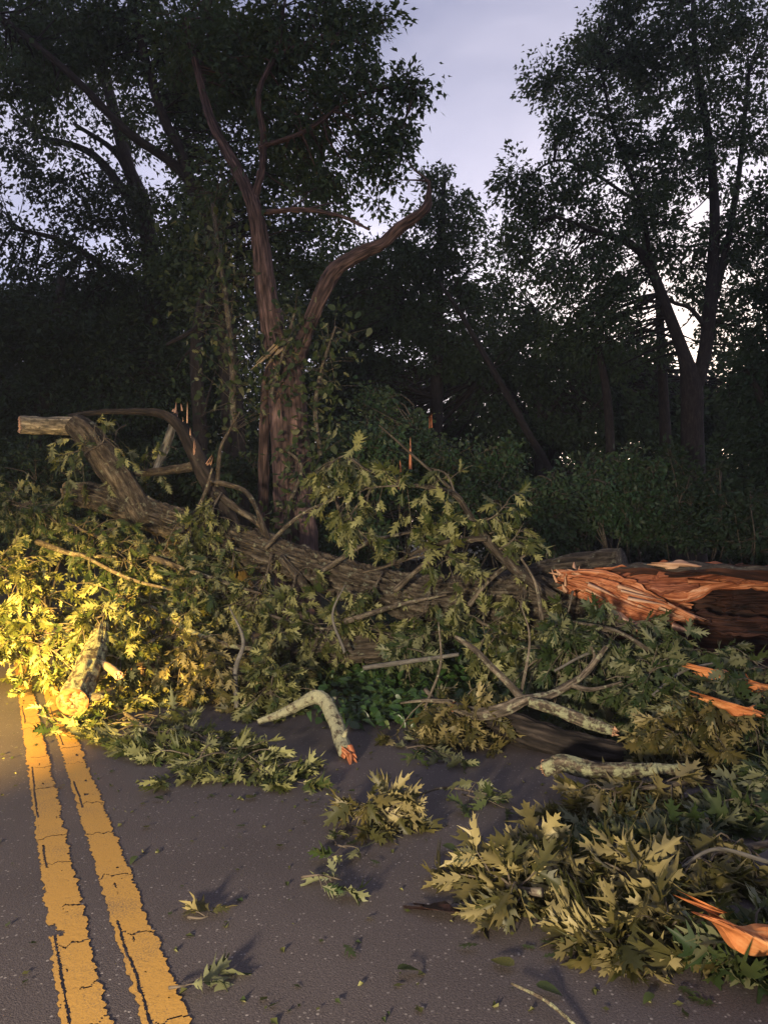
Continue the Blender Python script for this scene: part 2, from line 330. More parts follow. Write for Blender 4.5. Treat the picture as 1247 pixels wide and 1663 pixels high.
# ------------------------------------------------------------------ leaves
def oak_template(w=1.0, fold=.25, bend=.25, twist=0., skew=0., curl=.5, seed=0):
    rj = np.random.default_rng(seed+500)
    S = [(.020, .13), (.075, .34), (.085, .55), (.070, .76)]
    lob = [[(.11, .18), (.19, .24), (.26, .34), (.14, .31)], [(.20, .41), (.27, .50), (.42, .63), (.20, .53)], [(.17, .62), (.24, .73), (.33, .87), (.16, .75)]]
    V = [(0, 0), (0, .13), (0, .34), (0, .54), (0, .74), (0, 1.0)]; Fc = []
    for sgn in (1, -1):
        si = []
        for x, y in S: V.append((sgn*x*w, y)); si.append(len(V)-1)
        for k in range(3):
            q = [1+k, si[k], si[k+1], 2+k]; Fc.append(q if sgn < 0 else q[::-1])
            li = []
            js, jy, jt = rj.uniform(.72, 1.28), rj.uniform(-.035, .035), rj.uniform(-.05, .05)
            for q_, (x, y) in enumerate(lob[k]):
                V.append((sgn*(S[k][0]+(x-S[k][0])*js)*w*(1+skew*sgn), y+jy*(1 if q_ < 3 else .5)+(jt if q_ == 2 else 0))); li.append(len(V)-1)
            q = [si[k]]+li+[si[k+1]]
            Fc.append(q[::-1] if sgn > 0 else q)
        V.append((sgn*.12*w, .90)); e = len(V)-1; V.append((sgn*.04*w, .89)); e2 = len(V)-1
        q = [4, si[3], e, e2, 5]; Fc.append(q if sgn < 0 else q[::-1])
    k0 = len(V); V += [(.008, 0), (.018, .135), (-.018, .135), (-.008, 0)]; Fc.append([k0, k0+1, k0+2, k0+3])
    V = np.array(V, float); x, y = V[:, 0], V[:, 1]
    z = fold*np.abs(x) - bend*y*y + twist*x*y - curl*x*x*(1+.6*np.sin(7*y+seed)) + .05*np.sin(9*y+seed)*np.abs(x)*4
    yy = y*(1-.12*abs(bend))
    ca = {}
    for f in Fc:
        if f: ca.setdefault(len(f), []).append(f)
    # orient faces upward
    Vz = np.column_stack([x, yy, z]); out = []
    for k, fl in ca.items():
        g = []
        for f in fl:
            p = Vz[f]; ar = 0
            for i in range(len(f)): ar += p[i-1, 0]*p[i, 1]-p[i, 0]*p[i-1, 1]
            g.append(f if ar > 0 else f[::-1])
        out.append(np.array(g))
    return Vz, out
def simple_template(pts, bend=.2, fold=.2):
    pts = np.array(pts, float); x, y = pts[:, 0], pts[:, 1]
    return np.column_stack([x, y, fold*np.abs(x)-bend*y*y]), None
_tr = np.random.default_rng(8)
OAK = [oak_template(_tr.uniform(.72, 1.0), _tr.uniform(0, .7), _tr.uniform(-.15, .55), _tr.uniform(-.4, .4), _tr.uniform(-.1, .1), _tr.uniform(.2, 1.8), k) for k in range(14)]
def kite(fold, bend, w):
    v = np.array([(0, 0, 0), (w, .45, 0), (.30*w, .62, 0), (0, 1, 0), (-.35*w, .66, 0), (-w, .42, 0)], float)
    v[:, 2] = fold*np.abs(v[:, 0])-bend*v[:, 1]**2
    return v, [np.array([[0, 1, 2, 3], [0, 3, 4, 5]])]
KITE = [kite(.3, .2, .34), kite(.6, .4, .30), kite(.1, -.1, .38)]
def ovate(fold, bend, w):
    y = np.array([0, .12, .35, .65, .88, 1]); h = np.array([0, .7, 1, .75, .3, 0])*w
    mid = np.column_stack([0*y, y]); R = np.column_stack([h, y])[1:-1]; Lf = R*[-1, 1]
    v = np.vstack([mid, R, Lf]); z = fold*np.abs(v[:, 0])-bend*v[:, 1]**2
    f4, f3 = [], [[0, 6, 1], [5, 4, 9], [0, 1, 10], [5, 13, 4]]
    for k in range(1, 4): f4 += [[k, 5+k, 6+k, k+1], [k, k+1, 10+k, 9+k]]
    return np.column_stack([v, z]), [np.array(f4), np.array(f3)]
OVATE = [ovate(.25, .25, .34), ovate(.4, .4, .30), ovate(.1, .1, .38)]

def put_leaves(mb, pos, d, nr, size, templates, rg, tint=None):
    pos, d, nr = np.asarray(pos), nrm(d), np.asarray(nr)
    side = nrm(np.cross(d, nr)); up = np.cross(side, d)
    k = rg.integers(0, len(templates), len(pos)); tint = rg.random(len(pos)) if tint is None else tint
    xs = rg.uniform(.62, 1.12, (len(pos), 1, 1)); zs = rg.uniform(.2, 2.3, (len(pos), 1, 1))
    for ti, (T, fs) in enumerate(templates):
        s = np.where(k == ti)[0]
        if not len(s): continue
        v = pos[s, None]+size[s, None, None]*(T[None, :, 0:1]*xs[s]*side[s, None]+T[None, :, 1:2]*d[s, None]+T[None, :, 2:3]*zs[s]*up[s, None])
        nv = len(T); off = (np.arange(len(s))*nv)
        faces = [(f[None]+off[:, None, None]).reshape(-1, f.shape[1]) for f in fs]
        mb.add(v, faces, None, np.repeat(tint[s], nv))

def leafy(stem, fol, path, rg, twigs=20, tl=.45, leaves=9, size=.17, up=.3, droop=.5, r0=.018, zmin=.012, spread=1.0, t0=.1, templates=OAK, flat=0., mi=0):
    """a bough: stem path, side twigs, and rosettes of leaves; everything stays above zmin"""
    path = np.asarray(path, float); c = smooth_path(path, max(8, len(path)*4))
    rr = np.linspace(r0, r0*.35, len(c)); tube(stem, c, rr, 7, len(c), lump=.12, seed=int(rg.integers(99)), mi=mi)
    T = nrm(np.gradient(c, axis=0)); PP, DD, NN, SS = [], [], [], []
    for _ in range(twigs):
        t = t0+(1-t0)*rg.random()**.8; i = min(int(t*(len(c)-1)), len(c)-2); o = c[i]+(c[i+1]-c[i])*rg.random()
        d = nrm(T[i]*rg.uniform(.1, 1.)+nrm(rg.normal(size=3)*[1, 1, 1-flat*.8])*spread+UZ*up)
        L = tl*rg.uniform(.45, 1.1); s = np.linspace(0, 1, 6)[:, None]
        q = o+d*L*s-UZ*droop*L*s*s*rg.uniform(.5, 1.2)+rg.normal(size=3)*.06*L*np.sin(s*3)
        q[:, 2] = np.maximum(q[:, 2], zmin+.01)
        tube(stem, q, np.linspace(r0*.35, .0022, 6), 5, 6, cap=False, mi=mi)
        td = nrm(q[-1]-q[-3])
        k = max(3, int(leaves*rg.uniform(.7, 1.3)))
        u = np.where(rg.random(k) < .6, rg.uniform(.82, 1, k), rg.uniform(.3, .85, k))
        pos = np.stack([np.interp(u, s[:, 0], q[:, a]) for a in range(3)], 1)
        ld = nrm(td*.8+nrm(rg.normal(size=(k, 3)))*.8-UZ*(.25+.9*droop*rg.random()))
        ln = nrm(UZ*.55+rg.normal(size=(k, 3))*.75); ln[rg.random(k) < .25] *= -1
        sz = size*rg.uniform(.5, 1.2, k)
        tip = pos[:, 2]+ld[:, 2]*sz; low = tip < zmin
        ld[low, 2] = np.maximum((zmin+rg.uniform(0, .03, low.sum())-pos[low, 2])/sz[low], -1); ld = nrm(ld)
        PP.append(pos); DD.append(ld); NN.append(ln); SS.append(sz)
    put_leaves(fol, np.concatenate(PP), np.concatenate(DD), np.concatenate(NN), np.concatenate(SS), templates, rg)

def bough(name, label, cat, path, seed, group=None, lm=None, bm=None, **kw):
    rg = np.random.default_rng(seed); path = np.asarray(path, float)
    o = empty(name, path[0], label, cat, group); st, fo = MB(), MB()
    leafy(st, fo, path, rg, **kw)
    st.build("stem", bm or M_twig, o, smooth=True); fo.build("foliage", lm or M_oakleaf, o)
    return o

# ------------------------------------------------------------------ ground and road
ROAD_HALF = 3.5
c0 = np.array([-.75, 2.31]); dr = np.array([-math.sin(math.radians(26.6)), math.cos(math.radians(26.6))]); nr_ = np.array([dr[1], -dr[0]])
cen = []
for s in np.arange(-14, 7.5, .25): cen.append((c0+dr*s, dr))
endp = c0+dr*7.5; rad = 14.0; pc = endp-nr_*rad
for th in np.arange(0, 1.35, .02):
    a = math.radians(26.6)+th; d = np.array([-math.sin(a), math.cos(a)]); nn = np.array([d[1], -d[0]])
    cen.append((pc+nn*rad, d))
lp, ld_ = cen[-1]
for s in np.arange(.5, 40, 1.0): cen.append((lp+ld_*s, ld_))
cp_ = np.array([c[0] for c in cen]); cd_ = np.array([c[1] for c in cen]); cn_ = np.stack([cd_[:, 1], -cd_[:, 0]], 1)
Ls = np.concatenate([[0], np.cumsum(np.linalg.norm(np.diff(cp_, axis=0), axis=1))])
def road_dist(xy):
    d = np.linalg.norm(np.asarray(xy)[..., None, :]-cp_[None], axis=-1); return d.min(-1)
def ground_z(xy):
    xy = np.asarray(xy, float); d = np.clip(road_dist(xy)-ROAD_HALF, 0, None)
    z = -.03+.10*np.clip(d-.3, 0, 4)*np.clip(d, 0, 1)+.02*np.clip(d-4, 0, 40)
    p = np.concatenate([xy*.6, 0*xy[..., :1]], -1)
    return np.where(d > 0, z+np.clip(d, 0, 1)*(fbm(p, 3)-.45)*.25, -.03)
rb = MB(); offs = np.array([-ROAD_HALF, -1.5, 0, 1.5, ROAD_HALF])
v = np.zeros((len(cp_), len(offs), 3)); v[..., :2] = cp_[:, None]+cn_[:, None]*offs[None, :, None]
edge = (fbm(np.stack([Ls*1.3, 0*Ls, 0*Ls], 1), 4)-.45)*.35
v[:, -1, :2] += cn_*edge[:, None]; v[:, 0, :2] -= cn_*edge[:, None]
rb.add(v, grid_faces(len(cp_), len(offs), False)[:, ::-1])
road = rb.build("road", M_asphalt); tag(road, kind="structure"); road["label"] = "dark grey asphalt road under the fallen tree"
fx = np.interp
def line_strip(o0, o1, seed):
    """painted stripe with ragged edges and open cracks across and along it"""
    mb = MB(); S = np.arange(9, 27, .008); nv = 24
    cx = np.stack([np.interp(S, Ls, cp_[:, k]) for k in (0, 1)], 1); nx = np.stack([np.interp(S, Ls, cn_[:, k]) for k in (0, 1)], 1)
    rag = lambda sd, sc: (vnoise(np.stack([S*sc, 0*S+sd, 0*S], 1), sd)-.5)
    lo = o0+.012*rag(seed, 22)+.012*rag(seed+1, 70); hi = o1+.018*rag(seed+2, 14)+.015*rag(seed+3, 60)+.010*rag(seed+4, 120)
    f = np.linspace(0, 1, nv)[None]; off = lo[:, None]*(1-f)+hi[:, None]*f
    v = np.zeros((len(S), nv, 3)); v[..., :2] = cx[:, None]+nx[:, None]*off[..., None]; v[..., 2] = .004
    fa = grid_faces(len(S), nv, False)[:, ::-1]
    cc = np.stack([np.broadcast_to(off, v.shape[:2]), 0*off, np.broadcast_to(S[:, None], v.shape[:2])], -1)
    mid = cc.reshape(-1, 3)[fa].mean(1); keep = np.ones(len(fa), bool); rg = np.random.default_rng(seed)
    s = 9.
    while s < 27:                                             # cross cracks
        s += rg.uniform(.16, .6); wob = (vnoise(np.stack([mid[:, 0]*40, 0*mid[:, 0]+s, 0*mid[:, 0]], 1), seed+7)-.5)*.06
        x0 = rg.uniform(o0, o1) if rg.random() < .4 else (o0-1); w = rg.uniform(.003, .007)
        keep &= ~((np.abs(mid[:, 2]-s-wob-(mid[:, 0]-o0)*rg.uniform(-.25, .25)) < w) & (mid[:, 0] > x0))
    cl_ = o0+.022+.010*(vnoise(np.stack([mid[:, 2]*6, 0*mid[:, 2], 0*mid[:, 2]], 1), seed+8)-.5)
    keep &= ~((np.abs(mid[:, 0]-cl_) < .005) & (vnoise(mid*[0, 0, 3.0]+.5, seed+11) > .55))
    keep &= vnoise(mid*[90, 1, 60], seed+13) < .98
    keep &= fbm(mid*[30, 1, 9], seed+15, 2) < .635
    mb.add(v, fa[keep], cc); return mb
for k, (a0, a1) in enumerate(((-.172, -.042), (.046, .176))):
    lb = line_strip(a0, a1, 20+k*30)
    lo = lb.build("centre_line", M_paint, road); lo["label"] = "cracked yellow centre stripe, %s of the two" % ("left" if k == 0 else "right")

gx = np.concatenate([np.linspace(-140, -22, 30), np.linspace(-20, 20, 150), np.linspace(22, 140, 30)])
gy = np.concatenate([np.linspace(-60, -6, 14), np.linspace(-5, 34, 150), np.linspace(36, 220, 40)])
X, Y_ = np.meshgrid(gx, gy, indexing='ij'); xy = np.stack([X, Y_], -1)
gz = ground_z(xy.reshape(-1, 2)).reshape(X.shape)
gb = MB(); gb.add(np.stack([X, Y_, gz], -1), grid_faces(len(gx), len(gy), False))
g = gb.build("ground", M_soil, smooth=True); tag(g, kind="structure"); g["label"] = "dark woodland soil beside the road"

# ------------------------------------------------------------------ standing trees
def sticks(mb, A, Bp, ra, rb, rg):
    """many short three-sided twigs at once"""
    d = nrm(Bp-A); s1 = nrm(np.cross(d, rg.normal(size=A.shape))); s2 = np.cross(d, s1); V = []
    for P0, r_ in ((A, ra), (Bp, rb)):
        for a_ in (0, 2.094, 4.189): V.append(P0+r_*(math.cos(a_)*s1+math.sin(a_)*s2))
    V = np.stack(V, 1); o_ = (np.arange(len(A))*6)[:, None, None]
    mb.add(V, (np.array([[0, 1, 4, 3], [1, 2, 5, 4], [2, 0, 3, 5]])[None]+o_).reshape(-1, 4), None, .4, 1)
DENS = 6.5
def crown_fill(fol, tw, limbs, blobs, rg, lsize=.15, dens=1.0, clump=.38, per=46, templates=KITE, flat=.75):
    """limbs: (n,3) points to hang twigs on; blobs: (centre, radius_xyz, density)"""
    limbs = np.asarray(limbs); PP, DD, NN = [], [], []
    for c, R, dn in blobs:
        c = np.asarray(c); R = np.asarray(R, float)*np.ones(3)
        k = max(3, int(dn*dens*DENS*(R[0]*R[2])/(clump*clump)))
        q = nrm(rg.normal(size=(k, 3)))*(rg.random((k, 1))**.42)
        q = c+q*R*(1+.28*(rg.random((k, 1))-.3))
        if len(limbs):
            j = np.linalg.norm(limbs[None]-q[:, None], axis=2).argmin(1)
            for a in np.where(rg.random(k) < .55)[0]:
                s = limbs[j[a]]; e = q[a]; L = np.linalg.norm(e-s)
                mid = (s+e)/2+rg.normal(size=3)*.10*L+UZ*.06*L
                tube(fol, [s, mid, e], [.010+.010*L, .008+.004*L, .004], 4, 6, cap=False, mi=1)
            dd = nrm(q-limbs[j])
        else: dd = nrm(rg.normal(size=(k, 3)))
        m = int(per*1.9)
        cl_ = clump*rg.uniform(.6, 1.35, (k, 1, 1))
        off = rg.normal(size=(k, m, 3))*.42*cl_*np.array([1, 1, flat])
        off = np.clip(off, -.62*cl_, .62*cl_)
        e5 = q[:, None]+nrm(rg.normal(size=(k, 5, 3))+dd[:, None]*.6)*cl_*.75
        sticks(fol, np.repeat(q, 5, 0), e5.reshape(-1, 3), .007, .002, rg)
        off += dd[:, None]*(rg.random((k, m, 1))-.5)*cl_*1.4
        PP.append((q[:, None]+off).reshape(-1, 3))
        DD.append((nrm(off)*.8+dd[:, None]*.6+rg.normal(size=off.shape)*.45-UZ*.25).reshape(-1, 3))
    p = np.concatenate(PP); d = np.concatenate(DD)
    ok = p[:, 2] > ground_z_fast(p[:, :2])+.03; p, d = p[ok], d[ok]
    put_leaves(fol, p, d, rg.normal(size=p.shape)*.7+UZ*.8, lsize*.74*rg.uniform(.6, 1.25, len(p)), templates, rg, np.clip(rg.normal(.5, .25, len(p)), 0, 1))
def ground_z_fast(xy):
    i = np.clip(np.searchsorted(gx, xy[:, 0])-1, 0, len(gx)-1); j = np.clip(np.searchsorted(gy, xy[:, 1])-1, 0, len(gy)-1)
    return gz[i, j]
def gpt(x, y): return np.array([x, y, float(ground_z(np.array([[x, y]]))[0])])
def stems_px(rows):
    """rows of (px, py, Y, half-width in px) -> points and radii"""
    return np.array([P(a, b, c) for a, b, c, w in rows]), np.array([w/F*c for a, b, c, w in rows])
def standing_tree(name, label, stems, blobs, seed, bark, leafm, base_px=None, lsize=.15, dens=1., clump=.38, per=46, ns=14, lump=.12, ridge=0., group=None, cat="tree", templates=KITE, limb_parts=False):
    rg = np.random.default_rng(seed)
    if name == 'forked_tree': stems = [[(a_, b_, c_, w_*.72) for a_, b_, c_, w_ in st_] for st_ in stems]
    if limb_parts: stems = [[(a_, b_, c_, w_*(.98 if k_ == 0 else .74)) for a_, b_, c_, w_ in st_] for k_, st_ in enumerate(stems)]
    p0, r0 = stems_px(stems[0]); b = gpt(p0[0, 0], p0[0, 1])
    o = empty(name, b, label, cat, group); tr, fo, tw = MB(), MB(), MB(); pts = []
    for k, st in enumerate(stems):
        p, r = stems_px(st)
        if k == 0 and p[0, 2] > b[2]: p = np.vstack([b-UZ*.15, p]); r = np.concatenate([[r[0]*1.35], r])
        tb = MB() if (limb_parts and k) else tr
        c, _ = tube(tb, p, r, ns if k == 0 else max(8, ns-4), len(p)*9 if ridge else len(p)*4, lump=lump*(1.7 if limb_parts and k else 1), rough=.012 if limb_parts else 0, ridge=ridge, seed=seed+k)
        if tb is not tr: tb.build("limb", bark, o, smooth=True)
        pts.append(c[len(c)//3:] if k == 0 else c)
    bl = [(P(a, bb, Y), np.array([rx/F*Y, rd, rz/F*Y]), dn) for a, bb, Y, rx, rz, rd, dn in blobs]
    crown_fill(fo, tw, np.concatenate(pts), bl, rg, lsize, dens, clump, per, templates)
    tr.build("trunk", bark, o, smooth=True)
    fo.build("crown", [leafm, bark], o)
    return o

# the broken tree standing behind the fallen one
Yb = 11.0
cedar = standing_tree("broken_tree", "standing red-barked tree with a snapped bare right limb, behind the fallen trunk",
    [[(482, 1040, Yb, 44), (482, 900, Yb, 36), (474, 780, Yb, 33), (468, 680, Yb, 32), (462, 600, Yb, 30), (448, 550, Yb, 22), (432, 470, Yb, 18), (424, 400, Yb, 15), (412, 335, Yb, 13), (385, 275, Yb+.2, 10), (345, 200, Yb+.4, 8), (322, 120, Yb+.5, 6), (300, 30, Yb+.6, 5)],
     [(470, 610, Yb, 22), (490, 560, Yb-.1, 17), (508, 510, Yb-.2, 17), (522, 478, Yb-.25, 18), (536, 450, Yb-.3, 19), (556, 428, Yb-.35, 16), (592, 408, Yb-.4, 15), (622, 395, Yb-.45, 13), (648, 370, Yb-.5, 13), (680, 348, Yb-.6, 11), (693, 332, Yb-.6, 10), (696, 312, Yb-.6, 6), (697, 294, Yb-.6, 3)],
     [(410, 330, Yb, 10), (424, 280, Yb, 8), (428, 225, Yb, 7), (420, 150, Yb, 6), (450, 80, Yb+.1, 5), (460, 10, Yb+.2, 4)],
     [(428, 1020, Yb+.4, 13), (428, 760, Yb+.4, 12), (432, 640, Yb+.35, 11), (445, 560, Yb+.2, 9)],
     [(430, 345, Yb, 6), (490, 340, Yb-.3, 5), (550, 350, Yb-.6, 4), (600, 372, Yb-.8, 3)],
     [(535, 452, Yb-.3, 9), (536, 432, Yb-.3, 4), (536, 424, Yb-.3, 1)],
     [(420, 240, Yb, 6), (500, 210, Yb, 5), (570, 160, Yb, 4), (640, 140, Yb, 3), (690, 150, Yb, 1.5)],
     [(450, 90, Yb, 5), (520, 60, Yb, 4), (590, 50, Yb, 2)]],
    [(480, 60, Yb+.6, 90, 75, .9, 1.0), (570, 40, Yb+.4, 70, 60, .8, .9), (560, 130, Yb+.3, 80, 60, .8, .95), (640, 130, Yb, 45, 30, .5, .8), (680, 140, Yb-.1, 22, 22, .3, .7),
     (610, 215, Yb, 60, 45, .6, .9), (650, 235, Yb-.1, 22, 28, .3, .8), (500, 220, Yb+.5, 80, 70, .8, 1.0), (420, 120, Yb+.8, 80, 80, .8, .9), (330, 60, Yb+.9, 90, 70, .9, .9),
     (600, 290, Yb+.4, 45, 45, .5, .7), (520, 320, Yb+.6, 60, 50, .6, .7), (610, 20, Yb, 26, 40, .4, .6),
     (360, 330, Yb+.7, 35, 80, .5, .5)],
    31, M_redbark, M_forest, ns=40, ridge=.02, lump=.14, lsize=.15, clump=.34, per=44, limb_parts=True)

Yl = 15.0
standing_tree("tall_tree", "tall tree with a thin pale leaning stem, left of the broken tree",
    [[(392, 1000, Yl, 22), (385, 800, Yl, 20), (372, 600, Yl, 17), (350, 420, Yl, 13), (338, 365, Yl, 11), (312, 305, Yl, 10), (296, 250, Yl, 9), (265, 190, Yl, 8), (238, 100, Yl, 7), (214, 0, Yl, 6), (190, -90, Yl, 4)],
     [(310, 300, Yl, 8), (280, 264, Yl, 8), (205, 212, Yl-.4, 7), (130, 135, Yl-.7, 6), (50, 65, Yl-.9, 5), (-20, 10, Yl-1, 3)],
     [(240, 110, Yl, 5), (300, 60, Yl, 4), (380, 40, Yl, 3)], [(352, 430, Yl, 8), (330, 520, Yl-.8, 5), (270, 560, Yl-1, 3)]],
    [(90, 40, Yl, 130, 80, 1.4, 1.1), (240, 50, Yl, 110, 90, 1.4, 1.1), (360, 90, Yl+.6, 100, 110, 1.2, 1.1), (40, 150, Yl, 90, 55, 1.2, 1.0), (330, 200, Yl+.8, 80, 80, 1.2, 1.0),
     (250, 190, Yl+.8, 60, 60, 1, .5), (340, 330, Yl+.8, 70, 100, 1.2, 1.0), (350, 470, Yl+.5, 70, 90, 1.2, 1.1), (300, 430, Yl+1, 60, 80, 1.2, 1.0), (450, 300, Yl+1, 90, 120, 1.2, 1.0), (500, 430, Yl+1, 80, 80, 1, .8)],
    37, M_darkbark, M_forest, lsize=.17, clump=.42)
Y2 = 19.0
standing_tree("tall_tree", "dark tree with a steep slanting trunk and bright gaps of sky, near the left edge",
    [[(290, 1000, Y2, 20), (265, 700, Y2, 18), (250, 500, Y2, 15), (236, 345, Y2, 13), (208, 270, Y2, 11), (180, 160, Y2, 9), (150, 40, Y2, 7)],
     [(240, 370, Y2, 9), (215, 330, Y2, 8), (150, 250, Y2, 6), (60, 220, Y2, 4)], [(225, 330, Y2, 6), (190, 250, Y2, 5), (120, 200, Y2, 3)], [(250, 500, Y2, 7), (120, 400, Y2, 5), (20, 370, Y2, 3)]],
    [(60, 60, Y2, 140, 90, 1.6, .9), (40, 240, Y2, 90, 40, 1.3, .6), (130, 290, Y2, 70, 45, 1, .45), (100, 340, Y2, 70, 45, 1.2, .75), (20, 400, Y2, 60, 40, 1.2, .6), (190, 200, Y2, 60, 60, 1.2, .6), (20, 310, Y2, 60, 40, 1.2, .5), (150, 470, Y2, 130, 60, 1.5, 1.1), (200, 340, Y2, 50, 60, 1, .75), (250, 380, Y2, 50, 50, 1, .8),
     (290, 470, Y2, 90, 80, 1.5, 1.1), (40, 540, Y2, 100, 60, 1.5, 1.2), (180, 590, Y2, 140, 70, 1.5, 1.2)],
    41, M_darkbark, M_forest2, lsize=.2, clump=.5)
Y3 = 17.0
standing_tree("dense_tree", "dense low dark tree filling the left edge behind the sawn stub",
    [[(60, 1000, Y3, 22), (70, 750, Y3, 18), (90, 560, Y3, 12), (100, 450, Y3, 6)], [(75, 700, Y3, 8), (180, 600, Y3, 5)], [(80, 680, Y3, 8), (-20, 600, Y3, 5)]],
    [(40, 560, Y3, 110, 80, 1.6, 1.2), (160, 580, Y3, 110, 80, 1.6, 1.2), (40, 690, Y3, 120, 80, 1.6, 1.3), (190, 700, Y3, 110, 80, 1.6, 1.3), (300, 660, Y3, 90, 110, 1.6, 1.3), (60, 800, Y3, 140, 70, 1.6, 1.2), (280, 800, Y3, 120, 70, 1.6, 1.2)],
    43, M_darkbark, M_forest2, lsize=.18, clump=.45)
Y4 = 22.0
standing_tree("slender_tree", "slender mid-distance tree whose narrow top rises past the snapped limb tip",
    [[(705, 1000, Y4, 12), (708, 700, Y4, 11), (712, 480, Y4, 8), (718, 350, Y4, 5), (722, 280, Y4, 3)], [(710, 560, Y4, 5), (660, 480, Y4, 3)], [(711, 500, Y4, 5), (760, 440, Y4, 3)]],
    [(720, 295, Y4, 30, 30, .6, .9), (710, 345, Y4, 50, 40, .8, 1.0), (690, 410, Y4, 70, 60, 1, 1.0), (735, 470, Y4, 75, 65, 1, 1.), (755, 400, Y4, 35, 50, 1, .7), (640, 470, Y4, 60, 70, 1, .9), (690, 560, Y4, 110, 70, 1.3, 1.1), (560, 440, Y4, 60, 80, 1, .8), (570, 540, Y4, 70, 70, 1, 1.), (510, 600, Y4, 70, 90, 1, 1.1), (600, 650, Y4, 80, 80, 1, 1.1), (480, 700, Y4, 80, 80, 1, 1.1), (770, 345, Y4+1, 18, 35, .5, .7)],
    47, M_darkbark, M_forest, lsize=.22, clump=.5, per=40)
Y5 = 17.0
standing_tree("forked_tree", "tall forked tree with bright sky in its fork, on the right",
    [[(1128, 1000, Y5, 30), (1126, 800, Y5, 27), (1124, 690, Y5, 25), (1122, 625, Y5, 24), (1110, 575, Y5, 15), (1088, 515, Y5, 13), (1058, 440, Y5, 11), (1030, 400, Y5, 9), (960, 372, Y5-.3, 6), (900, 350, Y5-.5, 3)],
     [(1126, 640, Y5, 18), (1142, 585, Y5, 16), (1152, 510, Y5, 15), (1158, 420, Y5, 13), (1160, 330, Y5, 11), (1150, 220, Y5, 9), (1130, 100, Y5, 7), (1125, 0, Y5, 5)],
     [(1152, 520, Y5, 9), (1180, 400, Y5, 8), (1200, 280, Y5, 6), (1215, 120, Y5, 5)], [(1145, 530, Y5, 6), (1120, 500, Y5, 5), (1095, 492, Y5, 4), (1080, 480, Y5, 3)], [(1060, 445, Y5, 6), (1040, 330, Y5, 5), (1000, 220, Y5, 4), (970, 90, Y5, 3)], [(1040, 330, Y5, 4), (920, 260, Y5, 3), (850, 290, Y5, 2)]],
    [(1000, 40, Y5, 65, 65, 1.2, 1.0), (930, 120, Y5, 60, 45, 1, .95), (880, 140, Y5, 28, 25, .5, .8), (1100, 90, Y5, 110, 100, 1.4, .85), (1210, 60, Y5, 70, 90, 1.2, .85), (960, 215, Y5, 80, 60, 1.2, 1.0), (1080, 250, Y5, 90, 80, 1.4, .8), (1200, 230, Y5, 70, 90, 1.2, .8),
     (850, 305, Y5, 58, 40, .9, .95), (930, 320, Y5, 70, 60, 1.1, 1.0), (1030, 400, Y5, 80, 70, 1.2, .9), (850, 375, Y5, 48, 38, .8, .75), (920, 430, Y5, 70, 50, 1, .75), (1010, 480, Y5, 55, 40, 1, .9), (1205, 400, Y5, 60, 90, 1.2, 1.0), (960, 540, Y5+1, 90, 45, 1.2, .9), (960, 480, Y5+1, 70, 45, 1, .8), (1010, 575, Y5+2, 70, 40, 1, .9), (880, 440, Y5+1, 45, 50, 1, .6), (1060, 340, Y5+1, 60, 60, 1, .8), (1120, 450, Y5+1, 50, 50, 1, .8), (1000, 110, Y5+1.5, 70, 90, 1, .7), (1190, 520, Y5+.5, 50, 60, 1.2, 1.1)],
    53, M_darkbark, M_forest, lsize=.17, clump=.42, per=44)
Y6 = 24.0
standing_tree("bushy_tree", "low bushy tree below the bright gap, between the slender tree and the forked tree",
    [[(880, 1000, Y6, 12), (878, 760, Y6, 10), (872, 600, Y6, 6), (868, 500, Y6, 3)], [(876, 690, Y6, 5), (940, 600, Y6, 3)], [(876, 700, Y6, 5), (800, 600, Y6, 3)]],
    [(870, 530, Y6, 65, 45, 1.2, .95), (820, 420, Y6, 35, 50, 1, .45), (810, 480, Y6, 40, 60, 1, .6), (800, 590, Y6, 80, 60, 1.4, 1.1), (900, 600, Y6, 90, 60, 1.4, 1.0), (1010, 620, Y6, 80, 50, 1.4, .9), (850, 690, Y6, 130, 60, 1.4, 1.2), (1020, 700, Y6, 100, 60, 1.4, 1.2), (1130, 690, Y6, 90, 50, 1.4, 1.2), (1190, 640, Y6, 80, 60, 1.4, 1.2), (1180, 740, Y6, 90, 60, 1.4, 1.2), (470, 840, Y6, 130, 60, 1.4, 1.2), (620, 820, Y6, 110, 60, 1.4, 1.2)],
    59, M_darkbark, M_forest, lsize=.24, clump=.55, per=40)
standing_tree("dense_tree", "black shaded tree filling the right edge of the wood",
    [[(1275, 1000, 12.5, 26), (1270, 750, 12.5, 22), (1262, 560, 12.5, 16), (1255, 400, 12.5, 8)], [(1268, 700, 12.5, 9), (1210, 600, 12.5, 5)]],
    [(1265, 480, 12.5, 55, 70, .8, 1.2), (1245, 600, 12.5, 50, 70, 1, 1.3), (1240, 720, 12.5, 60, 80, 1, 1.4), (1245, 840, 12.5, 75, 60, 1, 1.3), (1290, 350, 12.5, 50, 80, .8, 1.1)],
    61, M_darkbark, M_forest2, lsize=.15, clump=.36)
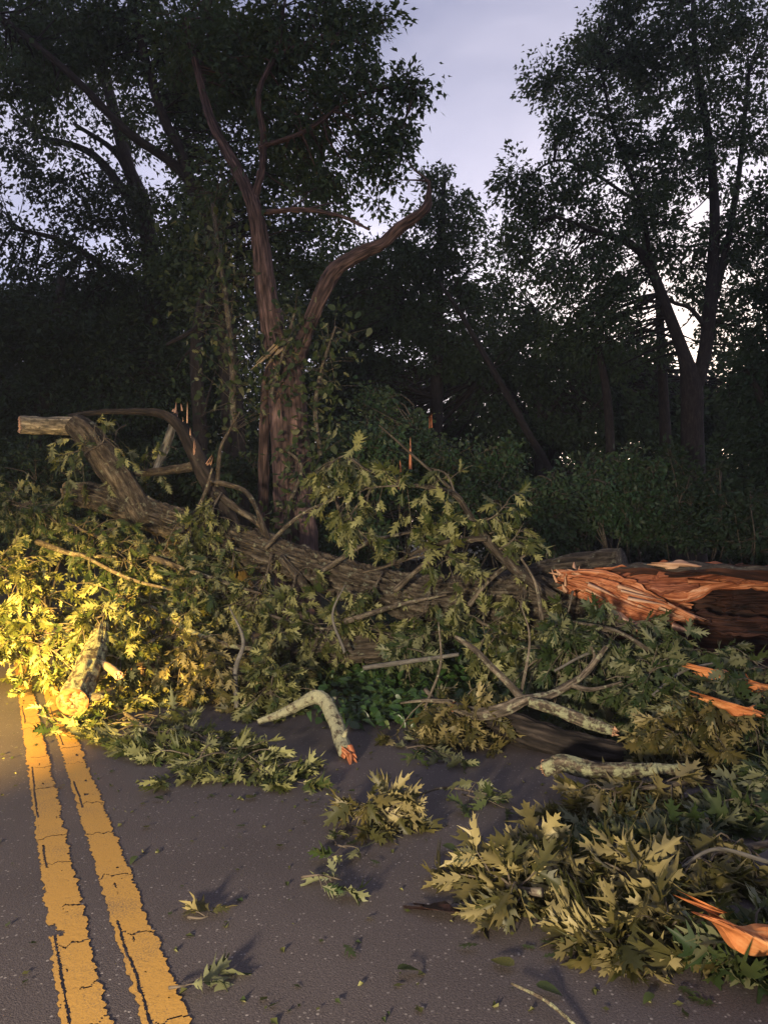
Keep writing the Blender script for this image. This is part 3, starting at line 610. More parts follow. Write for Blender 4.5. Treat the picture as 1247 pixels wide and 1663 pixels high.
# leaning bare stems in the gloom
for k, (rows, lab) in enumerate([
    ([(905, 800, 19.5, 6), (850, 690, 19.7, 6), (800, 600, 19.9, 5), (745, 505, 20.1, 4), (715, 460, 20.2, 2)], "long bare trunk leaning to the left in front of the wood"),
    ([(1100, 900, 20, 10), (1085, 760, 20, 10), (1075, 600, 20, 8), (1070, 480, 20, 6)], "thin straight dark trunk just left of the forked tree"),
    ([(985, 900, 18, 9), (992, 760, 18, 8), (985, 640, 18, 7), (970, 560, 18, 5)], "thin upright dark trunk behind the shrubs, left of centre between forked tree and leaning trunk"),
    ([(330, 900, 14.5, 13), (325, 700, 14.5, 12), (318, 560, 14.5, 10), (330, 470, 14.5, 6)], "dark upright trunk seen through the arch of broken limbs")]):
    p, r = stems_px(rows); b_ = gpt(p[0, 0], p[0, 1]); o = empty("bare_tree", b_, lab, "tree"); mb = MB()
    if p[0, 2] > b_[2]: p = np.vstack([b_-UZ*.1, p]); r = np.concatenate([[r[0]*1.2], r])
    tube(mb, p, r, 10, 40, lump=.15, seed=k); mb.build("trunk", M_darkbark, o, smooth=True)
    rg = np.random.default_rng(k+70)
    for _ in range(7):
        mb = MB(); i = rg.integers(2, len(p)); s = p[i]; e = s+nrm(rg.normal(size=3)+UZ*.6)*rg.uniform(.5, 1.3)
        tube(mb, [s, (s+e)/2+rg.normal(size=3)*.06, e], [r[i]*.3, r[i]*.2, .004], 5, 8); mb.build("limb", M_darkbark, o)

# the wood beyond: one mass of leaves and stems
rg = np.random.default_rng(90); fo = MB(); blobs = []
for _ in range(330):
    px = rg.uniform(-350, 1600); Y = rg.uniform(26, 40)
    top = np.interp(px, [-350, 0, 250, 420, 560, 760, 850, 960, 1060, 1140, 1200, 1600], [430, 470, 470, 380, 400, 470, 505, 500, 560, 600, 530, 400])
    py = rg.uniform(top+50, 900) if rg.random() < .7 else rg.uniform(760, 900)
    blobs.append((P(px, py, Y), np.array([rg.uniform(1.5, 2.8), 1.6, rg.uniform(1.2, 2.0)]), .55))
crown_fill(fo, fo, [], blobs, rg, .34, 1., .75, 34)
for _ in range(60):
    px = rg.uniform(-300, 1500); Y = rg.uniform(24, 36); r_ = rg.uniform(.10, .2); x = (px-CX)/F*Y
    h = 1.45+(878-rg.uniform(600, 700))/F*Y
    b_ = gpt(x, Y); sway = rg.normal(size=2)*.5
    tube(fo, [b_, [x+sway[0]*.4, Y, h*.5], [x+sway[0], Y+sway[1], h]], [r_, r_*.8, r_*.4], 7, 10, cap=False, tint=0, mi=1)
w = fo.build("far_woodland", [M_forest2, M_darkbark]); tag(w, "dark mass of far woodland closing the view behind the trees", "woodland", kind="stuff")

# ------------------------------------------------------------------ shrubs along the wood's edge
def shrub(label, px, py, Y, rx, rz, seed, leafm=None, lsize=.11, dn=1.2, name="shrub", templates=OVATE):
    rg = np.random.default_rng(seed); c = P(px, py, Y); b_ = gpt(c[0], c[1]); o = empty(name, b_, label, "shrub", "shrubs along the edge of the wood")
    st, fo, tw = MB(), MB(), MB(); pts = []
    R = np.array([rx/F*Y, min(.8, rx/F*Y), rz/F*Y])
    for k in range(7):
        e = c+rg.normal(size=3)*R*.55
        q, _ = tube(st, [b_+rg.normal(size=3)*[.1, .1, 0], (b_+e)/2+rg.normal(size=3)*.12, e], [.018, .012, .005], 6, 12, cap=False); pts.append(q)
    bl = [(c, R, dn)]
    for k in range(5): bl.append((c+rg.normal(size=3)*R*[.7, .5, .6], R*rg.uniform(.35, .6), dn))
    crown_fill(fo, st, np.concatenate(pts), bl, rg, lsize, 1, .24, 26, templates)
    st.build("stem", M_twig, o, smooth=True); fo.build("foliage", [leafm or M_shrub, M_twig], o)
shrub("green bush just right of the broken tree's trunk", 600, 740, 12.2, 60, 60, 1)
shrub("tall loose green bush behind the orange splinter", 670, 730, 13, 60, 60, 2)
shrub("green bush behind the yellow leafy spray", 740, 790, 12.5, 60, 65, 3)
shrub("rounded bush at the foot of the leaning trunk", 815, 810, 12.5, 60, 60, 4)
shrub("dim low bush above the left end of the split wood", 900, 830, 12.5, 60, 60, 5, M_forest)
shrub("brighter green bush above the middle of the split trunk", 960, 800, 13, 65, 65, 6)
shrub("dim bush between the split trunk and the forked tree", 1040, 830, 13, 65, 60, 7, M_shrub)
shrub("dark bush at the foot of the forked tree", 1130, 830, 12.5, 70, 70, 8, M_forest2)
shrub("dark low bush at the right edge of the wood above the hollow trunk", 1215, 860, 11.5, 60, 50, 9, M_forest2)
shrub("low green bush hiding the base of the broken tree", 585, 870, 11.6, 50, 40, 10)
shrub("dark bush under the arch of broken limbs", 300, 800, 12.5, 90, 60, 11, M_forest2)
shrub("dark bush behind the sawn stub at the left edge", 60, 790, 13, 90, 70, 12, M_forest2)

# leaves and creepers on the broken tree
def creeper(label, rows, seed, n, size=.12, lm=None, spread=.22):
    rg = np.random.default_rng(seed); p, r = stems_px(rows); o = empty("climbing_vine", p[0], label, "vine", "vines on the broken tree")
    st, fo = MB(), MB(); c, _ = tube(st, p, r, 6, len(p)*8, seed=seed)
    i = rg.integers(0, len(c), n); pos = c[i]+rg.normal(size=(n, 3))*spread*[1, .6, 1]; pos[:, 1] -= spread*.3
    for k in range(0, n, 7): tube(st, [c[i[k]], (c[i[k]]+pos[k])/2+UZ*.02, pos[k]], [.006, .004, .002], 4, 5, cap=False)
    put_leaves(fo, pos, rg.normal(size=(n, 3))*.7-UZ*.5, rg.normal(size=(n, 3))*.6+np.array([0, -.8, .5]), size*rg.uniform(.6, 1.2, n), OVATE+OAK[:2], rg)
    st.build("stem", M_twig, o); fo.build("foliage", lm or M_oakgreen, o)
creeper("leafy vine hanging at the right of the fork of the broken tree", [(520, 740, 10.75, 4), (512, 660, 10.8, 4), (525, 590, 10.8, 3), (545, 530, 10.7, 2)], 5, 330, spread=.24)
creeper("vine leaves around the fork of the broken tree", [(440, 640, 10.6, 4), (455, 590, 10.6, 3), (470, 540, 10.6, 3), (480, 500, 10.6, 2)], 6, 190, spread=.2)
creeper("thin creeper with leaves low on the broken tree's trunk", [(455, 900, 10.5, 4), (470, 820, 10.5, 4), (490, 760, 10.5, 3), (465, 730, 10.5, 2)], 7, 190, .11, spread=.16)
creeper("vine covering the dark stem left of the broken tree's left limb", [(380, 700, 11.2, 6), (375, 560, 11.2, 5), (360, 440, 11.2, 4), (345, 330, 11.2, 3)], 8, 700, .12, M_oakgreen, .34)
mb = MB(); cc_ = P(445, 572, 10.6)
for k in range(7):
    s = cc_+rng.normal(size=3)*[.05, .02, .03]; e = s+nrm(P(432, 588, 10.5)-P(470, 545, 10.6)+rng.normal(size=3)*.05)*rng.uniform(.15, .4)
    tube(mb, [s-(e-s)*.6, s, e], [.02, .014, .003], 5, 8, seed=k)
mb.build("torn_stub", M_cut, cedar)

# ------------------------------------------------------------------ the fallen tree
base = P(1050, 1010, 6.9); base[2] = 0
ft = empty("fallen_tree", base, "huge fallen oak lying across the road, its trunk split open to orange wood", "fallen tree")
rows = [(108, 800, 9.6, 19), (140, 803, 9.6, 23), (190, 818, 9.5, 27), (260, 842, 9.4, 30), (340, 868, 9.2, 32), (430, 897, 8.9, 33), (520, 928, 8.6, 34), (610, 955, 8.3, 39), (700, 972, 8.0, 46), (790, 975, 7.7, 48), (880, 980, 7.4, 50), (950, 985, 7.2, 52)]
p, r = stems_px(rows); r = r*.87; mb = MB(); tube(mb, p, r, 128, 460, ridge=.06, lump=.14, seed=3, rough=.03, rf=12); mb.build("trunk", M_oakbark, ft, smooth=True)
mb = MB(); broken_end(mb, p[0]-nrm(p[1]-p[0])*.01, p[0]-p[1], r[0]*1.08, .4, seed=4); mb.build("broken_end", M_cut, ft)
def limb(rows, seed, ns=24, ridge=.012, bark=None, lump=.12, end=None, endm=None, jag=.5, start=None):
    p, r = stems_px(rows); mb = MB(); tube(mb, p, r, ns, len(p)*10, ridge=ridge, lump=lump, seed=seed, rough=.004, rf=6)
    lo = mb.build("limb", bark or M_oakbark, ft, smooth=True)
    for flag, pt, ax, rr in ((end, p[-1], p[-1]-p[-2], r[-1]), (start, p[0], p[0]-p[1], r[0])):
        if flag:
            mb = MB(); broken_end(mb, pt+nrm(ax)*.004, ax, rr*1.04, jag, seed=seed+2)
            e = mb.build("broken_end", endm or M_cut, lo, origin=np.array(ft.location)); e.location = (0, 0, 0)
    return lo
limb([(235, 845, 9.4, 24), (205, 795, 9.4, 24), (170, 745, 9.4, 23), (140, 705, 9.4, 22), (118, 686, 9.4, 18)], 11, 40, .02)
limb([(128, 692, 9.42, 15), (100, 692, 9.42, 15), (65, 691, 9.3, 14), (33, 690, 9.2, 14)], 12, 36, .012, M_stub, .2, end=True, endm=M_pale, jag=.25)
limb([(112, 676, 9.5, 4), (145, 671, 9.5, 5), (200, 668, 9.45, 5), (258, 671, 9.4, 7), (290, 690, 9.35, 10), (312, 725, 9.3, 13), (330, 765, 9.25, 15), (350, 800, 9.2, 16), (372, 850, 9.15, 17), (395, 890, 9.1, 16)], 13, 26, .012, M_darkbark)
limb([(215, 770, 9.6, 4), (255, 766, 9.5, 7), (300, 760, 9.4, 8), (330, 752, 9.3, 10)], 14, 18, .006)
limb([(250, 770, 9.7, 5), (265, 735, 9.8, 7), (278, 700, 9.8, 7), (284, 672, 9.8, 5)], 15, 16, .006, M_palebark)
limb([(350, 800, 9.1, 7), (390, 830, 9.0, 6), (420, 850, 8.9, 6), (450, 895, 8.8, 6)], 16, 14, .004)
limb([(340, 780, 9.1, 5), (400, 800, 9.0, 4), (430, 860, 8.8, 4), (440, 890, 8.8, 4)], 17, 12, .003)
limb([(352, 790, 9.1, 4), (358, 730, 9.0, 3), (372, 700, 9.0, 2), (390, 668, 8.9, 1)], 18, 10, 0)
limb([(455, 905, 8.5, 7), (490, 945, 8.4, 8), (515, 985, 8.3, 7), (550, 1020, 8.2, 6), (585, 1060, 8.0, 6)], 19, 16, .006)
limb([(905, 975, 6.9, 9), (850, 935, 7.0, 9), (805, 895, 7.1, 8), (770, 850, 7.2, 6), (740, 805, 7.2, 5), (690, 790, 7.3, 4), (640, 785, 7.4, 3), (590, 760, 7.5, 2)], 20, 14, .006, end=False)
limb([(790, 875, 7.1, 5), (740, 877, 7.1, 4), (690, 890, 7.2, 4), (640, 915, 7.3, 3), (590, 930, 7.4, 2)], 21, 10, .003)
limb([(750, 810, 7.3, 3), (660, 730, 7.5, 2), (615, 690, 7.6, 1)], 22, 8, 0)
limb([(650, 920, 8.0, 6), (600, 885, 8.1, 5), (560, 850, 8.2, 4), (540, 790, 8.2, 3)], 23, 10, .003)
limb([(1010, 925, 7.6, 36), (930, 930, 7.9, 30), (860, 938, 8.2, 22), (800, 950, 8.4, 12)], 24, 50, .03)
for k, rows_ in enumerate([
    [(520, 930, 8.3, 5), (590, 885, 8.1, 4), (640, 870, 8.0, 3), (700, 858, 7.9, 1.5)], [(300, 860, 9.0, 4), (328, 812, 8.9, 3), (345, 760, 8.8, 1.5)],
    [(640, 960, 7.6, 5), (705, 905, 7.4, 4), (775, 875, 7.3, 3), (830, 850, 7.2, 1.5)], [(430, 890, 8.6, 4), (490, 835, 8.5, 3), (560, 805, 8.4, 1.5)],
    [(760, 985, 7.2, 5), (802, 935, 7.1, 4), (868, 892, 7.0, 2)], [(560, 1010, 7.5, 5), (640, 985, 7.3, 4), (725, 965, 7.1, 2)], [(245, 905, 8.5, 5), (330, 935, 8.3, 4), (425, 965, 8.1, 2)],
    [(60, 880, 8.9, 5), (120, 900, 8.6, 4), (190, 905, 8.4, 2)], [(880, 1010, 6.6, 4), (870, 950, 6.6, 3), (845, 905, 6.6, 1.5)], [(1060, 1060, 5.9, 4), (1000, 1025, 6.0, 3), (930, 1010, 6.1, 2)]]):
    limb(rows_, 40+k, 9, .002, M_twig, .22)
# splintered tips
def spikes(name, centres, axis, n, L, w, material, seed, parent, spread=.3, jit=2.2, thin=.35):
    rg = np.random.default_rng(seed); mb = MB()
    for k in range(n):
        c = centres[rg.integers(len(centres))]+rg.normal(size=3)*w*jit; d = nrm(np.asarray(axis)+rg.normal(size=3)*spread); h = L*rg.uniform(.35, 1.1)
        a = w*rg.uniform(.5, 1.3); s1 = nrm(np.cross(d, rg.normal(size=3))); s2 = np.cross(d, s1); bend = rg.normal(size=3)*.06*h
        rows_ = []
        for t, sc in ((0, 1), (.35, .85), (.7, .5), (1, .04)):
            q = c+d*h*t+bend*t*t
            rows_ += [q+s1*a*sc, q+s2*a*thin*sc, q-s1*a*sc, q-s2*a*thin*sc]
        bk = np.array([[a*np.cos(j*1.57)+k, a*np.sin(j*1.57), h*t] for t in (0, .35, .7, 1) for j in range(4)])
        mb.add(np.array(rows_), grid_faces(4, 4), bk)
    return mb.build(name, material, parent)
spikes("splinter", [P(300, 690, 9.3), P(312, 725, 9.25), P(322, 745, 9.2)], (-.15, -.1, 1), 10, .24, .015, M_pale, 1, ft, .14)
spikes("splinter", [P(338, 755, 9.15)], (.5, -.2, .6), 6, .13, .012, M_pale, 2, ft, .4, 1.0)
spikes("splinter", [P(288, 672, 9.75)], (0, 0, 1), 5, .14, .02, M_pale, 3, ft, .2)
spikes("splinter", [P(649, 785, 8.0), P(652, 770, 8.0)], (.02, 0, 1), 3, .30, .018, M_heart, 4, ft, .06)
spikes("splinter", [P(700, 695, 8.2)], (.05, 0, 1), 2, .2, .012, M_heart, 5, ft, .1)

# the split butt: bark shell with an open, torn front
def torn_slab(mb, top, bot, nu=150, nv=60, amp=.03, th=.03, seed=0, jag0=.08, jag1=.03, Yoff=0.):
    """top and bottom edge curves as (px, py, Y); grain runs along them"""
    A = smooth_path(np.array([P(*q) for q in top]), nu); B = smooth_path(np.array([P(*q) for q in bot]), nu)
    f = np.linspace(0, 1, nv)[None, :, None]; v = A[:, None]*(1-f)+B[:, None]*f
    u = np.linspace(0, 1, nu)[:, None]*np.ones((1, nv)); fv = f[..., 0]*np.ones((nu, 1))
    L = np.linalg.norm(A[-1]-A[0]); Wd = np.linalg.norm(A[nu//2]-B[nu//2])
    along = nrm(A[-1]-A[0]); q = np.stack([fv*6*Wd/.25+u*1.2, u*L*1.6, 0*u], -1)+seed*4.7
    h = (vnoise(q, seed)-.5)+.6*(vnoise(q*[2.4, 1.6, 1], seed+1)-.5)+.45*(vnoise(q*[6, 2.6, 1], seed+2)-.5)+.30*(vnoise(q*[14, 5, 1], seed+3)-.5)
    fw_ = fv*5.5*Wd/.25+.9*(vnoise(np.stack([u*L*3, fv*0+seed*1.3, 0*u], -1), seed+21)-.5)+u*.8; ce = np.floor(fw_).astype(np.int64); fr = fw_-ce
    zz = np.zeros_like(ce); seg = np.floor(u*L*2.2+3*_h(ce, zz, zz, seed+3)).astype(np.int64)
    h = h*.45+1.1*(_h(ce, seg, zz, seed+1)-.5)+.8*(fr-.5)*(_h(ce, zz+5, zz, seed+2)-.35)
    front = np.array([.1, -1, .25]); front = nrm(front)
    bow = np.sin(fv*np.pi)*.05
    v = v+front*((h*amp+bow)[..., None])
    e = (vnoise(np.stack([fv*16, 0*fv, 0*fv], -1)+seed, seed+5)-.5)*2+(vnoise(np.stack([fv*40, 0*fv, 0*fv], -1)+seed, seed+6)-.5)
    v = v+along*(e*(jag0*np.clip(1-u*5, 0, 1)+jag1*np.clip(u*5-4, 0, 1)))[..., None]
    across = nrm(np.cross(along, front)); wob = (vnoise(np.stack([u*L*9, fv*0+seed, 0*u], -1), seed+7)-.5)+.6*(vnoise(np.stack([u*L*24, fv*0+seed, 0*u], -1), seed+8)-.5)
    v = v+across*(wob*.05*np.abs(2*fv-1)**4)[..., None]
    bark = np.stack([fv*Wd+seed, h*amp, u*L], -1)
    back = v-front*th; n0 = mb.n
    mb.add(v, grid_faces(nu, nv, False), bark); mb.add(back, grid_faces(nu, nv, False)[:, ::-1], bark)
    ring = lambda k: k
    idx = np.arange(nu*nv).reshape(nu, nv); rim = np.concatenate([idx[0], idx[1:, -1], idx[-1, -2::-1], idx[-2:0:-1, 0]])
    rim2 = np.roll(rim, -1); K = nu*nv
    vv = np.vstack([v.reshape(-1, 3), back.reshape(-1, 3)])[np.concatenate([rim, rim+K])]; m_ = len(rim); k = np.arange(m_)
    mb.add(vv, np.stack([k, k+m_, (k+1) % m_+m_, (k+1) % m_], 1), np.vstack([bark.reshape(-1, 3)[rim]]*2))
# shell: upper, back and lower wall of the hollow trunk
def shell(rows, a0, a1, wall, seed):
    p, r = stems_px(rows); q = smooth_path(np.column_stack([p, r]), 110); c, r = q[:, :3], q[:, 3]; T, N, B = frames(c)
    ns = 70; outer, inner = MB(), MB(); L = np.linspace(0, np.linalg.norm(c[-1]-c[0]), len(c))
    a = np.radians(np.linspace(a0, a1, ns))[None, :]
    # angle 0 = up, growing towards the back
    u3 = nrm(UZ-T*(T@UZ)[:, None]); bk = nrm(np.cross(T, u3)); sgn = np.where(bk[:, 1:2] > 0, 1, -1); bk = bk*sgn
    ca, sa = np.cos(a), np.sin(a); bark = np.stack([ca*r[:, None], sa*r[:, None], L[:, None]+0*a], -1)
    g = vnoise(bark*[26, 26, 4]+seed, seed); jagA = (vnoise(np.stack([L[:, None]*3.2+0*a, 0*a+0*L[:, None], 0*a+0*L[:, None]], -1), seed+2)-.5)
    ro = r[:, None]*(1+.12*(fbm(bark*5, seed)-.45))+.035*(np.abs(g*2-1)-.5)
    gi = vnoise(bark*[34, 34, 2.2]+seed, seed+4)
    ri = r[:, None]*.80*(1+.06*(fbm(bark*4+3, seed+1)-.45))+.05*(gi-.5)
    aw = a+jagA*.30*np.clip((a-np.radians(a0)-.5)/-.5, 0, 1)
    ca, sa = np.cos(aw), np.sin(aw)
    for mbx, R in ((outer, ro), (inner, ri)):
        mbx.add(c[:, None]+R[..., None]*(ca[..., None]*u3[:, None]+sa[..., None]*bk[:, None]), grid_faces(len(c), ns, False), bark)
    vo, vi = outer.v[0].reshape(len(c), ns, 3), inner.v[0].reshape(len(c), ns, 3)
    for e in (0, ns-1):
        st = np.stack([vo[:, e], vi[:, e]], 1); inner.add(st, grid_faces(len(c), 2, False), np.stack([bark[:, e], bark[:, e]*.8], 1))
    for e in (0, len(c)-1):
        st = np.stack([vo[e], vi[e]], 1); inner.add(st, grid_faces(ns, 2, False), np.stack([bark[e], bark[e]*.8], 1))
    return outer, inner
so, si = shell([(985, 975, 7.25, 58), (1060, 985, 7.0, 72), (1150, 995, 6.8, 80), (1260, 1005, 6.6, 86), (1420, 1020, 6.3, 95), (1700, 1040, 5.9, 110)], -28, 215, .08, 5)
so.build("butt", M_oakbark, ft, smooth=True); si.build("hollow", M_rot, ft)
mb = MB(); torn_slab(mb, [(908, 930, 7.0), (950, 930, 6.95), (1000, 938, 6.85), (1060, 962, 6.7), (1135, 1006, 6.5)], [(912, 955, 7.0), (945, 975, 6.9), (985, 1003, 6.8), (1020, 1014, 6.7), (1070, 1016, 6.6)], amp=.17, seed=1, jag0=.07, jag1=.10)
mb.build("torn_wood", M_heart, ft)
mb = MB(); torn_slab(mb, [(1000, 938, 7.0), (1040, 918, 7.0), (1090, 912, 6.95), (1170, 918, 6.9), (1300, 922, 6.7)], [(1010, 950, 6.95), (1050, 962, 6.85), (1110, 965, 6.8), (1180, 948, 6.8), (1300, 950, 6.6)], amp=.15, seed=2, jag0=.10)
mb.build("torn_wood", M_redwood, ft)
mb = MB(); torn_slab(mb, [(930, 930, 7.15), (980, 925, 7.1), (1040, 925, 7.1), (1100, 940, 7.05)], [(940, 960, 7.1), (990, 970, 7.05), (1050, 985, 7.0), (1120, 1000, 6.95)], amp=.15, seed=3, jag0=.12)
mb.build("torn_wood", M_heart, ft)
mb = MB(); torn_slab(mb, [(1065, 914, 6.85), (1100, 912, 6.8), (1140, 920, 6.8)], [(1070, 920, 6.8), (1100, 922, 6.75), (1150, 926, 6.75)], nu=40, nv=10, amp=.02, seed=6)
mb.build("torn_wood", M_pale, ft)["label"] = "pale torn edge of the split wood"
mb = MB(); torn_slab(mb, [(985, 988, 6.75), (1015, 1002, 6.65), (1050, 1012, 6.55)], [(985, 998, 6.7), (1015, 1018, 6.6), (1050, 1022, 6.5)], nu=40, nv=10, amp=.02, seed=7)
mb.build("torn_wood", M_pale, ft)["label"] = "pale torn edge of the split wood"
for k, (t_, b_, mm) in enumerate([
    ([(1045, 945, 6.95), (1100, 938, 6.9), (1180, 936, 6.85), (1300, 940, 6.7)], [(1055, 968, 6.9), (1110, 985, 6.85), (1170, 962, 6.85), (1300, 956, 6.7)], M_heart),
    ([(1080, 985, 6.75), (1130, 992, 6.7), (1200, 1000, 6.6), (1300, 1010, 6.5)], [(1090, 1012, 6.65), (1140, 1024, 6.6), (1210, 1032, 6.5), (1300, 1040, 6.4)], M_rot),
    ([(1120, 926, 6.75), (1160, 920, 6.7), (1200, 916, 6.7), (1260, 922, 6.6)], [(1110, 935, 6.7), (1160, 928, 6.7), (1205, 924, 6.65), (1260, 930, 6.55)], M_rot),
    ([(1150, 950, 6.9), (1200, 948, 6.9), (1300, 950, 6.8)], [(1160, 985, 6.9), (1220, 990, 6.85), (1300, 995, 6.75)], M_rot)]):
    mb = MB(); torn_slab(mb, t_, b_, amp=.13, seed=31+k, jag0=.12, jag1=.1); mb.build("torn_wood", mm, ft)
spikes("splinter", [P(912, 940, 7.0), P(920, 950, 7.0), P(915, 930, 7.0), P(940, 935, 6.95)], (-.55, 0, .75), 16, .15, .022, M_pale, 8, ft, .4, thin=.2)
spikes("splinter", [P(960, 950, 6.8), P(1000, 965, 6.7), P(1040, 980, 6.6), P(1080, 995, 6.5)], (.75, -.15, -.30), 12, .38, .026, M_pale, 9, ft, .12, thin=.15)
spikes("splinter", [P(1120, 930, 6.8), P(1180, 935, 6.7), P(1230, 930, 6.65)], (.9, -.1, .12), 9, .5, .03, M_heart, 10, ft, .1, thin=.15)
# lower slabs of the split trunk that show through the leaves
mb = MB(); torn_slab(mb, [(1125, 1078, 5.4), (1160, 1085, 5.35), (1195, 1098, 5.3), (1260, 1110, 5.2)], [(1125, 1090, 5.4), (1160, 1102, 5.3), (1195, 1114, 5.25), (1260, 1130, 5.15)], nu=60, nv=12, amp=.05, seed=11)
mb.build("torn_wood", M_orange, ft)["label"] = "narrow orange strip of torn wood among the leaves at the right"
mb = MB(); torn_slab(mb, [(1140, 1128, 4.9), (1190, 1142, 4.85), (1230, 1154, 4.8)], [(1140, 1135, 4.9), (1190, 1154, 4.8), (1230, 1168, 4.75)], nu=60, nv=12, amp=.04, seed=12)
mb.build("torn_wood", M_orange, ft)["label"] = "narrow orange strip of torn wood among the leaves at the right"
# leaves still on the fallen crown
fo, st = MB(), MB(); rg = np.random.default_rng(123)
for path, kw in [
    ([P(590, 760, 7.5), P(560, 740, 7.5), P(535, 755, 7.4)], dict(twigs=16, tl=.35, leaves=8)),
    ([P(690, 790, 7.3), P(620, 790, 7.3), P(560, 800, 7.3)], dict(twigs=17, tl=.36, leaves=9)),
    ([P(600, 800, 7.4), P(570, 840, 7.3), P(600, 880, 7.3)], dict(twigs=10, tl=.32, leaves=8)),
    ([P(770, 850, 7.2), P(800, 840, 7.1), P(825, 815, 7.1)], dict(twigs=11, tl=.28, leaves=8)),
    ([P(805, 895, 7.1), P(830, 880, 7.0), P(850, 850, 7.0)], dict(twigs=9, tl=.24, leaves=8)),
    ([P(740, 805, 7.2), P(725, 770, 7.3), P(700, 760, 7.4)], dict(twigs=9, tl=.3, leaves=6)),
    ([P(690, 890, 7.2), P(720, 850, 7.2), P(725, 830, 7.2)], dict(twigs=10, tl=.3, leaves=6)),
    ([P(640, 915, 7.3), P(700, 900, 7.2), P(750, 910, 7.2)], dict(twigs=16, tl=.4, leaves=8)),
    ([P(170, 700, 9.3), P(165, 720, 9.2), P(125, 740, 9.1)], dict(twigs=14, tl=.5, leaves=8)),
    ([P(205, 690, 9.9), P(190, 700, 9.9), P(185, 730, 9.9)], dict(twigs=10, tl=.4, leaves=8)),
    ([P(250, 730, 10), P(235, 745, 10), P(260, 760, 10)], dict(twigs=8, tl=.4, leaves=7)),
    ([P(360, 800, 9.0), P(345, 830, 8.9), P(340, 890, 8.8)], dict(twigs=26, tl=.4, leaves=9)),
    ([P(440, 900, 8.5), P(430, 940, 8.4), P(400, 990, 8.2)], dict(twigs=30, tl=.5, leaves=9)),
    ([P(380, 900, 8.7), P(370, 960, 8.5), P(350, 1000, 8.3)], dict(twigs=30, tl=.5, leaves=9)),
    ([P(550, 960, 8.1), P(545, 1000, 8.0), P(580, 1010, 7.9)], dict(twigs=16, tl=.4, leaves=8)),
    ([P(620, 930, 8.0), P(600, 970, 7.8), P(570, 1000, 7.7)], dict(twigs=14, tl=.35, leaves=8)),
    ([P(700, 940, 7.7), P(690, 990, 7.5), P(670, 1010, 7.4)], dict(twigs=9, tl=.3, leaves=7)),
    ([P(850, 930, 7.2), P(850, 975, 7.0), P(830, 1010, 6.9)], dict(twigs=12, tl=.3, leaves=7)),
    ([P(300, 830, 8.9), P(310, 870, 8.7), P(300, 900, 8.6)], dict(twigs=12, tl=.35, leaves=7)),
    ([P(930, 960, 6.7), P(920, 1000, 6.6), P(900, 1030, 6.5)], dict(twigs=12, tl=.25, leaves=7)),
    ([P(480, 930, 8.3), P(470, 990, 8.1), P(450, 1010, 8.0)], dict(twigs=22, tl=.45, leaves=8))]:
    leafy(fo, fo, path, rg, mi=1, size=.17, up=.15, droop=.55, r0=.012, **kw)
fo.build("foliage", [M_oakleaf, M_twig], ft)

# ------------------------------------------------------------------ loose limbs on the road
def piece(name, label, rows, seed, bark, ns=28, ridge=.008, end=None, start=None, endm=None, jag=.5, knobs=0, skew=None, cat="branch"):
    p, r = stems_px(rows); b_ = p[0].copy(); b_[2] = 0
    o = empty(name, b_, label, cat); mb = MB(); c, rr = tube(mb, p, r, ns, len(p)*12, ridge=ridge, lump=.16, seed=seed, rough=.006, rf=5)
    rg = np.random.default_rng(seed)
    for _ in range(knobs):
        i = rg.integers(3, len(c)-3); d = nrm(rg.normal(size=3)+UZ*.3); tube(mb, [c[i], c[i]+d*rr[i]*1.3, c[i]+d*rr[i]*1.9], [rr[i]*.4, rr[i]*.3, rr[i]*.1], 8, 6, seed=seed)
    mb.build("bark", bark, o, smooth=True)
    for flag, pt, ax, r_ in ((end, p[-1], p[-1]-p[-2], r[-1]), (start, p[0], p[0]-p[1], r[0])):
        if flag:
            mb = MB(); broken_end(mb, pt+nrm(ax)*.004, ax, r_*1.05, jag, 9, 34, seed=seed+1, skew=skew); mb.build("broken_end", endm or M_pale, o)
    return o, c
piece("snapped_limb", "thick lichen-covered limb with a snapped orange end on the yellow lines",
      [(166, 1012, 7.0, 9), (158, 1045, 6.8, 17), (146, 1080, 6.5, 22), (132, 1112, 6.2, 24), (118, 1140, 5.95, 24)], 201, M_lichen, 60, .022, end=True, endm=M_cutred, jag=.35, knobs=3)
piece("stub_branch", "short orange broken stub beside the thick lichen-covered limb", [(160, 1075, 6.6, 6), (178, 1085, 6.4, 7), (192, 1097, 6.25, 7)], 203, M_cut, 14, .003, end=True, cat="branch")
piece("curved_branch", "curved pale lichen-covered branch with a torn orange tip on the asphalt",
      [(420, 1172, 6.1, 5), (455, 1160, 6.05, 7), (490, 1142, 5.95, 9), (515, 1132, 5.85, 11), (532, 1145, 5.75, 12), (545, 1175, 5.55, 12), (555, 1205, 5.35, 12), (562, 1222, 5.2, 12)], 205, M_lichenpale, 30, .008, knobs=6)
tip = spikes("torn_tip", [P(562, 1215, 5.22), P(566, 1218, 5.2), P(558, 1217, 5.2)], P(574, 1238, 5.08)-P(560, 1212, 5.25), 9, .16, .030, M_heart, 6, None, .03, .30, .6)
tip.parent = bpy.data.objects["curved_branch"]; tip.matrix_parent_inverse.identity(); tip.location = [-x for x in bpy.data.objects["curved_branch"].location]
piece("fallen_log", "dark bark log lying low under the leaves in the middle, below the main trunk",
      [(350, 1062, 8.2, 14), (440, 1060, 8.0, 18), (520, 1056, 7.8, 22), (590, 1052, 7.7, 24), (660, 1046, 7.8, 24), (740, 1030, 8.0, 22)], 207, M_oakbark, 60, .025, cat="log")
